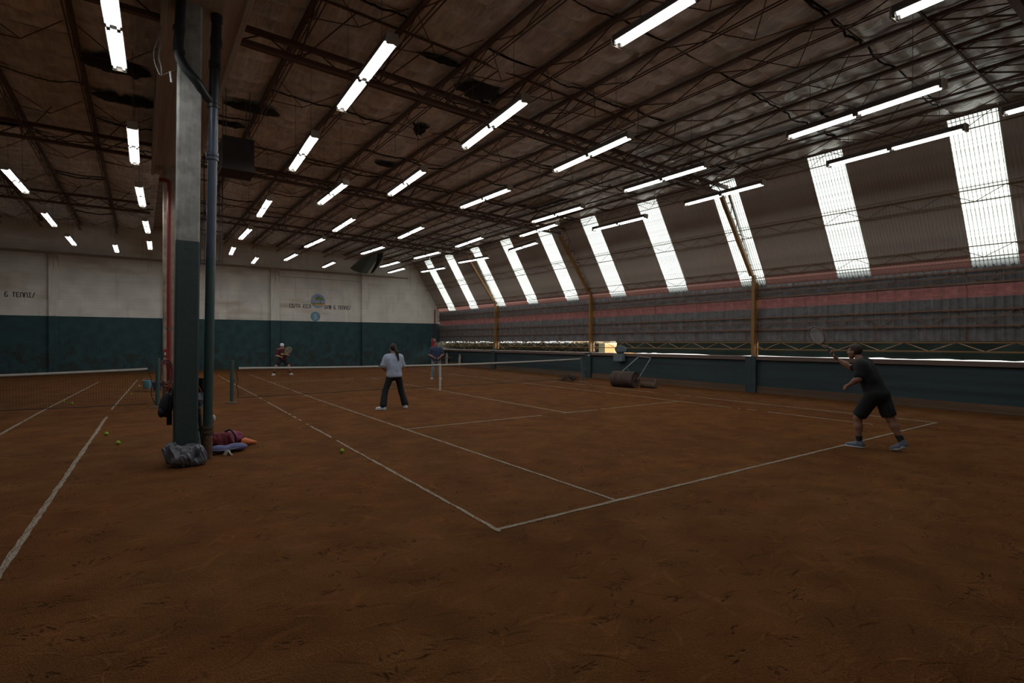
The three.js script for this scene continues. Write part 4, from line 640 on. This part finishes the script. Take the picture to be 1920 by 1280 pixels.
// server in black on the near baseline
{
  const p = person('player in black T-shirt and shorts swinging on the baseline, near the side wall', [6.87, -0.4], 0, {
    hipL: [-0.085, 0.86, 0.03], hipR: [0.09, 0.87, -0.02], knL: [-0.09, 0.48, 0.24], knR: [0.11, 0.50, -0.14], anL: [-0.08, 0.09, 0.22], anR: [0.12, 0.15, -0.30], toeL: [-0.10, 0.035, 0.38], toeR: [0.12, 0.035, -0.17],
    shL: [-0.17, 1.33, 0.17], shR: [0.18, 1.35, 0.24], elL: [-0.27, 1.12, 0.16], elR: [0.22, 1.27, 0.48], wrL: [-0.2, 1.0, 0.34], wrR: [0.17, 1.42, 0.68], head: [0.0, 1.545, 0.33],
  }, { skin: skinDark, shirt: mat(0.011, 0.011, 0.013, 0.9), pants: mat(0.009, 0.009, 0.010, 0.9), shorts: 0.80, shoes: mat(0.10, 0.12, 0.17, 0.6), hair: hairDark, socks: black, hem: -0.1, nod: 0.05, curlL: 0.6, curlR: 0.75, thumbL: [0.5, 0.6, 0.5], thumbR: [-0.3, 0.6, 0.8] });
  racket('tennis_racket', 'dark racket raised ahead by the player in black', p.toHall(p.hands[1].grip), new THREE.Vector3(0.05, 0.72, -0.62), new THREE.Vector3(1, 0.1, 0.2), mat(0.13, 0.085, 0.06, 0.5), 'rackets in hand');
}

// ---------------------------------------------------------------- balls
{
  const ballTex = dataTex(64, 32, (i, j) => { const u = i / 64 * 2 * Math.PI, w = Math.abs((j / 32 - 0.5) * 3.1 - 0.7 * Math.sin(2 * u)); const k = 0.85 + 0.3 * (hash(i, j, 3) - 0.5); return w < 0.12 ? [0.8, 0.82, 0.7] : [0.72 * k, 0.86 * k, 0.22 * k]; });
  const ballM = mat(0.75, 0.85, 0.55, 0.95, 0, { map: ballTex }), g = new THREE.SphereGeometry(0.033, 20, 14);
  [[-0.2, 4.08, 'lone yellow tennis ball right of the drain pipe'], [-3.0, 6.72, 'yellow ball left of the column, nearer of the pair by the sideline'], [-3.2, 7.84, 'yellow ball left of the column, farther of the pair by the sideline'], [-4.39, 14.45, 'yellow ball lying on the line seen through the left net'], [-4.16, 13.75, 'yellow ball beside the line seen through the left net'], [-2.94, 15.7, 'yellow ball seen through the left net near its post'], [-2.75, 18.8, 'pale worn ball near the blue bucket beyond the left net']].forEach(([x, v, l], i) => { const t = new THREE.Mesh(g, i === 6 ? mat(0.6, 0.55, 0.42, 0.95, 0, { map: concrete }) : ballM); t.name = numbered('tennis_ball'); t.position.set(x, 0.034, -v); t.rotation.set(i, i * 2.1, 0); t.castShadow = t.receiveShadow = true; t.userData = { label: l, category: 'ball', group: 'tennis balls on the clay' }; scene.add(t); });
}

// ---------------------------------------------------------------- things round the column
const blob = (f, lo, hi, c) => { const g = surface((x, y, z) => f(x, y, -z), [lo[0], lo[1], -hi[2]], [hi[0], hi[1], -lo[2]], c); return g; };
const ell = (x, y, v, cx, cy, cv, a, b, c) => (Math.sqrt(((x - cx) / a) ** 2 + ((y - cy) / b) ** 2 + ((v - cv) / c) ** 2) - 1) * Math.min(a, b, c);
{
  const t = thing('rubbish_bag', 'crumpled grey plastic bag slumped round the foot of the white column', 'bag', [-2.2, 0, 4.5]);
  const fold = (x, y, v) => 0.10 * (Math.abs(vnoise(x * 10 + y * 5, y * 5 - x * 3, v * 10) - 0.5) + 0.55 * Math.abs(vnoise(x * 26 + y * 9, y * 7, v * 26) - 0.5)) - 0.028;
  placed('sack', blob((x, y, v) => Math.max(smin(smin(ell(x, y, v, -2.24, 0.12, 4.47, 0.17, 0.13, 0.16), ell(x, y, v, -2.36, 0.20, 4.55, 0.095, 0.11, 0.13), 0.05), ell(x, y, v, -2.13, 0.17, 4.52, 0.13, 0.10, 0.13), 0.05) + fold(x, y, v), 0.002 - y), [-2.52, -0.02, 4.2], [-1.9, 0.38, 4.75], 0.0085), mat(0.105, 0.105, 0.122, 0.35), t);
  placed('tied_neck', blob((x, y, v) => Math.max(smin(ell(x, y, v, -2.02, 0.10, 4.44, 0.06, 0.115, 0.075), ell(x, y, v, -2.09, 0.05, 4.38, 0.07, 0.045, 0.06), 0.03) + 0.7 * fold(x + 4, y, v), 0.002 - y), [-2.2, -0.02, 4.26], [-1.9, 0.26, 4.56], 0.0085), mat(0.095, 0.095, 0.108, 0.35), t);
}
{
  const t = thing('sports_bag', 'maroon and pink cloth sports bag lying right of the drain pipe', 'bag', [-1.62, 0, 5.45]);
  const fold = (x, y, v) => 0.06 * Math.abs(vnoise(x * 12, y * 14 + x * 4, v * 10) - 0.5);
  placed('bag_body', blob((x, y, v) => Math.max(smin(ell(x, y, v, -1.67, 0.13, 5.42, 0.20, 0.145, 0.16), ell(x, y, v, -1.45, 0.13, 5.52, 0.13, 0.115, 0.13), 0.08) + fold(x, y, v), 0.002 - y), [-1.95, -0.02, 5.15], [-1.22, 0.36, 5.75], 0.01), mat(0.15, 0.018, 0.026, 0.85), t);
  placed('pink_panel', blob((x, y, v) => Math.max(smin(ell(x, y, v, -1.55, 0.155, 5.44, 0.10, 0.135, 0.165), ell(x, y, v, -1.44, 0.16, 5.48, 0.09, 0.10, 0.13), 0.05) + 0.8 * fold(x + 2, y, v), y - 0.29, 0.05 - y), [-1.75, 0, 5.2], [-1.28, 0.34, 5.7], 0.01), mat(0.24, 0.045, 0.085, 0.8), t, 'pink side panel');
  placed('strap', tubeG([V(-1.62, 0.28, 5.36), V(-1.56, 0.31, 5.27), V(-1.5, 0.22, 5.22), V(-1.48, 0.1, 5.28)], 0.014, 24, 6), black, t);
  const c = thing('traffic_cone', 'small orange cone lying on its side against the maroon bag', 'cone', [-1.33, 0, 5.5]);
  const co = mat(0.62, 0.155, 0.035, 0.5), pr = [[0.002, 0.30], [0.018, 0.30], [0.026, 0.27], [0.075, 0.03], [0.09, 0.015], [0.095, 0]].map(([r, h]) => new THREE.Vector2(r, h)), g = new THREE.LatheGeometry(pr.reverse(), 24); g.rotateZ(-Math.PI / 2 - 0.22); g.rotateY(0.35); g.translate(-1.42, 0.092, -5.47); placed('cone_body', g, co, c);
  const fl = new THREE.TorusGeometry(0.088, 0.012, 8, 24); fl.rotateY(Math.PI / 2); fl.rotateZ(-0.22); fl.rotateY(0.35); fl.translate(-1.42, 0.092, -5.47); placed('rim', fl, co, c);
  const r = thing('racket_cover', 'blue lilac padded racket cover lying in front of the maroon bag', 'cover', [-1.62, 0, 5.0]);
  placed('padded_cover', blob((x, y, v) => Math.max(smin(ell(x, y, v, -1.50, 0.065, 5.12, 0.16, 0.062, 0.10), ell(x, y, v, -1.75, 0.07, 5.05, 0.12, 0.06, 0.09), 0.05), 0.002 - y), [-1.95, -0.02, 4.9], [-1.28, 0.18, 5.3], 0.01), mat(0.12, 0.125, 0.27, 0.7), r); placed('piping', tubeG([V(-1.88, 0.075, 4.99), V(-1.7, 0.06, 4.955), V(-1.5, 0.065, 5.02), V(-1.35, 0.065, 5.08)], 0.009, 20, 6), mat(0.17, 0.17, 0.24, 0.6), r);
  const w = thing('paper_scrap', 'small crumpled white tissue in front of the lilac cover', 'tissue', [-1.64, 0, 4.86]);
  placed('crumple', gridG(10, 10, (a, b) => V(-1.68 + 0.08 * a + 0.025 * Math.sin(b * 7), 0.004 + 0.075 * vnoise(a * 4, b * 4, 3) * Math.sin(Math.PI * a), 4.83 + 0.1 * b)), mat(0.55, 0.50, 0.44, 0.9), w);
}
{ // hung on the column
  const t = thing('backpack', 'black backpack hanging on the left of the green column foot', 'backpack', [-2.4, 0.5, 5.0]);
  placed('pack', blob((x, y, v) => smin(ell(x, y, v, -2.41, 0.74, 5.02, 0.085, 0.13, 0.15), ell(x, y, v, -2.39, 0.86, 5.02, 0.06, 0.11, 0.12), 0.06), [-2.56, 0.55, 4.8], [-2.26, 1.02, 5.24], 0.01), mat(0.012, 0.012, 0.018, 0.8), t); placed('pocket', blob((x, y, v) => ell(x, y, v, -2.46, 0.69, 4.97, 0.045, 0.075, 0.10), [-2.54, 0.58, 4.84], [-2.38, 0.8, 5.1], 0.008), mat(0.016, 0.016, 0.022, 0.8), t); placed('strap', tubeG([V(-2.37, 0.95, 5.0), V(-2.345, 1.03, 4.98), V(-2.33, 0.98, 4.9), V(-2.36, 0.75, 4.88), V(-2.37, 0.6, 4.92)], 0.014, 24, 6), black, t); placed('hanging_strap', boxG(-2.40, -2.335, 0.50, 0.67, 4.96, 4.985), black, t);
  const h = thing('hanging_towel', 'pale blue and white striped towel hanging between column and drain pipe', 'towel', [-1.98, 0.7, 5.03]);
  const sheet = (x0, x1, y0, y1, v, s) => gridG(10, 12, (a, b) => V(lerp(x0, x1, a) + 0.012 * Math.sin(b * 5 + s), lerp(y0, y1, b), v + 0.022 * Math.sin(a * 9 + s + b * 2)));
  placed('towel', sheet(-2.06, -1.86, 0.72, 0.93, 5.05, 1), mat(0.22, 0.29, 0.33, 0.9), h); placed('dark_stripe', sheet(-2.06, -1.86, 0.775, 0.80, 5.035, 1), mat(0.03, 0.035, 0.08, 0.9), h); placed('pink_stripe', sheet(-2.06, -1.86, 0.82, 0.835, 5.035, 1), mat(0.26, 0.08, 0.10, 0.9), h);
  const j = thing('dark_jacket', 'black and red jacket hanging above the striped towel', 'jacket', [-1.98, 0.9, 5.1]); placed('cloth', sheet(-2.05, -1.92, 0.84, 1.14, 5.12, 2), black, j); placed('red_edge', tubeG([V(-2.03, 1.06, 5.07), V(-1.99, 1.0, 5.07), V(-1.96, 0.9, 5.07)], 0.010, 12, 5), redPaint, j);
  const u = thing('umbrella', 'furled dark umbrella leaning between column and drain pipe', 'umbrella', [-1.98, 0, 5.0]); placed('canopy', rodG(V(-1.955, 0.16, 5.02), V(-2.0, 0.70, 5.06), 0.018, 10, 0.030), mat(0.02, 0.022, 0.03, 0.7), u); placed('tip', rodG(V(-1.945, 0.0, 5.01), V(-1.955, 0.17, 5.02), 0.006, 8), fixtureDark, u); placed('handle', rodG(V(-2.0, 0.69, 5.06), V(-2.015, 0.84, 5.075), 0.010, 8), fixtureDark, u);
  const o = thing('white_bottle', 'tall white bottle standing between column and drain pipe', 'bottle', [-1.99, 0, 5.1]); const bp = [[0.002, 0], [0.036, 0], [0.04, 0.02], [0.04, 0.24], [0.034, 0.29], [0.016, 0.33], [0.016, 0.37], [0.002, 0.37]].map(([a, c]) => new THREE.Vector2(a, c)), bg = new THREE.LatheGeometry(bp, 20); bg.translate(-1.99, 0, -5.12); placed('bottle_body', bg, mat(0.45, 0.47, 0.48, 0.4), o); placed('screw_cap', rodG(V(-1.99, 0.36, 5.12), V(-1.99, 0.40, 5.12), 0.019, 14), mat(0.03, 0.12, 0.14, 0.5), o);
  const k = thing('racket_bag', 'red and white bag hanging behind the drain pipe', 'bag', [-1.83, 0.2, 5.05]); placed('red_side', blob((x, y, v) => ell(x, y, v, -1.845, 0.54, 5.1, 0.042, 0.17, 0.07), [-1.92, 0.34, 4.98], [-1.77, 0.74, 5.2], 0.008), mat(0.16, 0.014, 0.028, 0.7), k); placed('white_pocket', blob((x, y, v) => ell(x, y, v, -1.815, 0.54, 5.07, 0.035, 0.055, 0.05), [-1.88, 0.46, 5.0], [-1.75, 0.62, 5.16], 0.007), mat(0.5, 0.48, 0.44, 0.8), k); placed('hanging_strap', boxG(-1.826, -1.81, 0.16, 0.45, 5.05, 5.07), redPaint, k);
}
{ // beyond the left net post
  const s = thing('hose_reel', 'dark red coil of hose and tools hanging on the red standpipe', 'hose', [-2.15, 0.3, 12.3]);
  const ring = (r, y, v) => tubeG(Array.from({ length: 20 }, (_, i) => { const a = i / 20 * 6.283; return V(-2.16 + r * 0.5 * Math.sin(a), y + r * Math.cos(a), v + r * 0.5 * Math.sin(a)); }), 0.022, 60, 6, true);
  [[0.30, 0.86, 12.6], [0.27, 0.80, 12.55], [0.33, 0.78, 12.62]].forEach(([r, y, v]) => placed('hose_loop', ring(r, y, v), mat(0.085, 0.018, 0.014, 0.7), s)); placed('rake_handle', rodG(V(-2.36, 0, 12.5), V(-2.2, 1.35, 12.7), 0.016, 8), mat(0.06, 0.045, 0.035, 0.8), s);
  const e = thing('red_label_strip', 'narrow red and white strip tied to the standpipe', 'sign', [-2.17, 0.9, 12.9]); for (let i = 0; i < 5; i++) placed(i % 2 ? 'white_band' : 'red_band', boxG(-2.215, -2.15, 1.42 - 0.075 * (i + 1), 1.42 - 0.075 * i, 12.86, 12.88), i % 2 ? white : redPaint, e); placed('board', boxG(-2.15, -2.09, 0.9, 1.45, 12.865, 12.90), redPaint, e);
  const bucket = (label, x, v, m) => { const t = thing('bucket', label, 'bucket', [x, 0, v]); const g = new THREE.LatheGeometry([[0.002, 0.004], [0.10, 0.004], [0.135, 0.27], [0.142, 0.28], [0.13, 0.275], [0.096, 0.02]].map(([a, c]) => new THREE.Vector2(a, c)), 24); g.translate(x, 0, -v); placed('pail', g, m, t); placed('bail', tubeG(Array.from({ length: 9 }, (_, i) => { const a = i / 8 * Math.PI; return V(x + 0.138 * Math.cos(a), 0.27 + 0.10 * Math.sin(a), v - 0.05); }), 0.004, 20, 5), fixtureMat, t); };
  bucket('pale cyan bucket seen left of the left net post', -2.52, 17.9, mat(0.13, 0.33, 0.40, 0.5)); bucket('dark blue bucket seen behind the left net post', -2.26, 16.9, mat(0.03, 0.07, 0.20, 0.5));
}

// ---------------------------------------------------------------- things along the side wall
{
  const t = thing('court_roller', 'rusty steel court roller lying by the side wall', 'roller', [11.75, 0, 9.35]);
  const rm = mat(0.105, 0.066, 0.050, 0.85, 0, { map: concrete, bumpMap: grain, bumpScale: 0.006 }), A = V(11.55, 0.285, 9.85), B = V(11.72, 0.285, 8.98);
  placed('drum', rodG(A, B, 0.285, 40), rm, t); const d = B.clone().sub(A).normalize();
  for (const [p, s] of [[A, -1], [B, 1]]) { const tg = new THREE.TorusGeometry(0.272, 0.014, 8, 40); tg.applyQuaternion(new THREE.Quaternion().setFromUnitVectors(new THREE.Vector3(0, 0, 1), d)); tg.translate(p.x, p.y, p.z); placed('rim', tg, rm, t); placed('hub', rodG(p, p.clone().addScaledVector(d, s * 0.05), 0.05, 16), rm, t); }
  const hb = V(11.78, 0.285, 8.93), ha = V(11.6, 0.285, 9.9), e = V(13.55, 1.0, 9.85), e2 = V(13.6, 1.03, 10.5); rod('handle_bar', ha, e2, 0.017, mat(0.20, 0.20, 0.20, 0.6), t); rod('handle_bar', hb, e, 0.014, mat(0.16, 0.15, 0.14, 0.6), t); rod('handle_grip', e, e2, 0.017, mat(0.2, 0.2, 0.2, 0.6), t); rod('stay_rod', V(12.6, 0.6, 10.2), V(12.3, 0.3, 9.5), 0.010, fixtureDark, t);
  const l = thing('small_roller', 'small clay-coated roller tube lying beside the big roller', 'roller', [12.2, 0, 8.7]); placed('drum', rodG(V(12.05, 0.10, 9.0), V(12.12, 0.10, 8.42), 0.10, 24), baseClay, l); placed('rim', rodG(V(12.12, 0.10, 8.42), V(12.123, 0.10, 8.40), 0.085, 24), fixtureDark, l); rod('bracket', V(12.06, 0.1, 8.98), V(12.5, 0.28, 8.75), 0.012, fixtureDark, l); rod('bracket', V(12.13, 0.1, 8.42), V(12.5, 0.28, 8.75), 0.012, fixtureDark, l); rod('bracket', V(12.5, 0.28, 8.75), V(12.7, 0.02, 8.6), 0.012, fixtureDark, l);
  const h = thing('drag_net', 'dark heap of drag net and chain at the foot of the right net post', 'net', [11.6, 0, 12.4]);
  for (let i = 0; i < 9; i++) { const c = []; for (let k = 0; k < 7; k++) c.push(V(11.3 + 0.13 * k + rr(-0.1, 0.1), 0.03 + 0.22 * rnd() * Math.sin(Math.PI * (k + 0.5) / 7), 12.3 + 0.6 * (i / 9) + rr(-0.12, 0.12))); placed('strand', tubeG(c, 0.016, 40, 5), mat(0.045, 0.032, 0.025, 0.9), h); }
  const b = thing('wall_box', 'grey blue tin box with rounded top fixed on the coping by the roller', 'box', [13.6, 0.85, 11.45]);
  const bm = mat(0.11, 0.15, 0.17, 0.6); placed('lower_box', boxG(13.42, 13.62, 0.82, 1.12, 11.25, 11.72), bm, b); placed('lid', blob((x, y, v) => Math.max(smin(ell(x, y, v, 13.6, 1.32, 11.5, 0.14, 0.15, 0.30), ell(x, y, v, 13.55, 1.22, 11.45, 0.12, 0.10, 0.24), 0.04), 1.10 - y), [13.3, 1.06, 11.1], [13.9, 1.55, 11.9], 0.014), mat(0.055, 0.075, 0.085, 0.6), b); placed('plate', boxG(13.405, 13.425, 0.98, 1.06, 11.4, 11.6), mat(0.16, 0.15, 0.09, 0.6), b);
  const pk = (label, v, hgt, w) => { const t2 = thing('wooden_picket', label, 'picket', [13.55, 0, v], 'pale pickets by the far side wall'); const s = new THREE.Shape([[-w, 0], [w, 0], [w, hgt - 0.22], [w * 1.5, hgt - 0.26], [0.02, hgt], [-0.02, hgt], [-w, hgt - 0.24]].map(([a, c]) => new THREE.Vector2(a, c))); const g = new THREE.ExtrudeGeometry(s, { depth: 0.02, bevelEnabled: false }); g.rotateY(-Math.PI / 2); g.translate(13.58, 0, -v); placed('board', g, mat(0.36, 0.33, 0.27, 0.85), t2); };
  pk('pale pointed picket board leaning at the far side wall, left of two', 26.7, 0.80, 0.15); pk('pale pointed picket board leaning at the far side wall, right of two', 25.0, 0.76, 0.13);
  const tp = thing('water_tap', 'small pale tap on the pier behind the right net post', 'tap', [13.58, 1.0, 13.2]); placed('tap_body', rodG(V(13.60, 1.0, 13.3), V(13.50, 0.98, 13.3), 0.018, 10), mat(0.4, 0.38, 0.33, 0.4, 0.4), tp); placed('tap_handle', boxG(13.49, 13.53, 1.0, 1.03, 13.24, 13.36), mat(0.4, 0.38, 0.33, 0.4), tp);
  const rp = thing('red_corner_post', 'narrow red steel post in the corner of end wall and side wall', 'post', [13.55, 0, 28.36]); bar('post', V(13.55, 0, 28.36), V(13.55, 3.66, 28.36), 0.05, 0.05, mat(0.13, 0.022, 0.014, 0.6), rp);
  const sg = thing('red_banner', 'small red and pink banner beside the corner post behind the man in navy', 'banner', [13.45, 1.1, 28.3]); placed('cloth', gridG(8, 10, (a, c) => V(13.26 + 0.30 * a, 1.0 + 0.68 * c, 28.29 + 0.02 * Math.sin(a * 6 + c * 3))), mat(0.26, 0.022, 0.04, 0.8), sg); placed('pale_top', gridG(8, 4, (a, c) => V(13.25 + 0.32 * a, 1.52 + 0.2 * c, 28.275 + 0.02 * Math.sin(a * 6 + c))), mat(0.42, 0.26, 0.24, 0.8), sg);
}

// ---------------------------------------------------------------- outside the slot in the side wall
{
  const g = struct('ground'); part('yard', boxG(14.0, 120, -0.5, -0.02, -60, 90), mat(0.52, 0.50, 0.47, 0.9, 0, { map: concrete }), g);
  const tarpM = mat(0.012, 0.040, 0.032, 0.8, 0, { map: concrete });
  const tarp = (label, v0, v1, yb, yt) => { const t = thing('green_tarpaulin', label, 'tarpaulin', [14.2, yb, (v0 + v1) / 2]); placed('cloth', gridG(Math.round((v1 - v0) * 8), 6, (a, b) => { const v = lerp(v0, v1, a), lo = yb + 0.03 * (vnoise(v * 1.2, 4) - 0.35) + (vnoise(v * 0.45, 8) > 0.72 ? 0.035 * vnoise(v * 4, 2) : 0); return V(14.2 + 0.02 * Math.sin(v * 5 + b * 3), ty(v) + lerp(lo, yt - 0.02 * vnoise(v * 2.5, 11) - 0.02 * (vnoise(v * 0.7, 15) > 0.6 ? 1 : 0), b), v); }), tarpM, t); bar('top_rail', V(14.17, yt - 0.02 + ty(v0), v0), V(14.17, yt - 0.02 + ty(v1), v1), 0.03, 0.035, mat(0.03, 0.024, 0.02, 0.8), t); };
  tarp('dark green tarpaulin hung outside the slot, nearest stretch', VF, 5.72, 1.165, 1.668); tarp('dark green tarpaulin hung outside the slot, between the first two posts', 5.68, 12.3, 1.165, 1.668);
  const h = thing('hedge', 'brown green clipped hedge outside the far part of the slot', 'hedge', [14.9, 0, 21]);
  const leaf = []; for (let i = 0; i < 9600; i++) { const v = rr(13.9, 30.4), y = rr(0.8, 1.60 + 0.05 * vnoise(v * 2, 3) + ty(v) * 0.6), s = rr(0.02, 0.045), q = new THREE.PlaneGeometry(s * 2, s); q.rotateX(rr(-1.5, 1.5)); q.rotateY(rr(0, 6.28)); q.translate(14.55 + 0.16 * (vnoise(v * 3, y * 5, 1) - 0.5) + rr(0, 0.2), y, -v); leaf.push(q); }
  placed('leaves', merge(leaf), mat(0.045, 0.040, 0.014, 0.8), h).userData.kind = 'stuff'; placed('woody_core', tilt(boxG(14.7, 15.1, 0, 1.58, 13.9, 30.4)), mat(0.045, 0.038, 0.015, 0.9), h);
  const b = thing('house', 'sunlit orange and cream house seen through the slot beside the second post', 'house', [24, 0, 25]);
  placed('wall', boxG(22.5, 24.4, 0, 6, 20.5, 24.6), mat(0.70, 0.56, 0.34, 0.9), b); placed('orange_base', boxG(22.4, 24.5, 0, 1.35, 20.4, 24.6), mat(0.62, 0.28, 0.10, 0.9), b); for (const v of [21.2, 22.4, 23.6]) { placed('window_opening', boxG(22.38, 22.5, 1.6, 2.6, v - 0.3, v + 0.3), mat(0.20, 0.13, 0.07, 0.6), b); }
}
renderer.render(scene, camera);
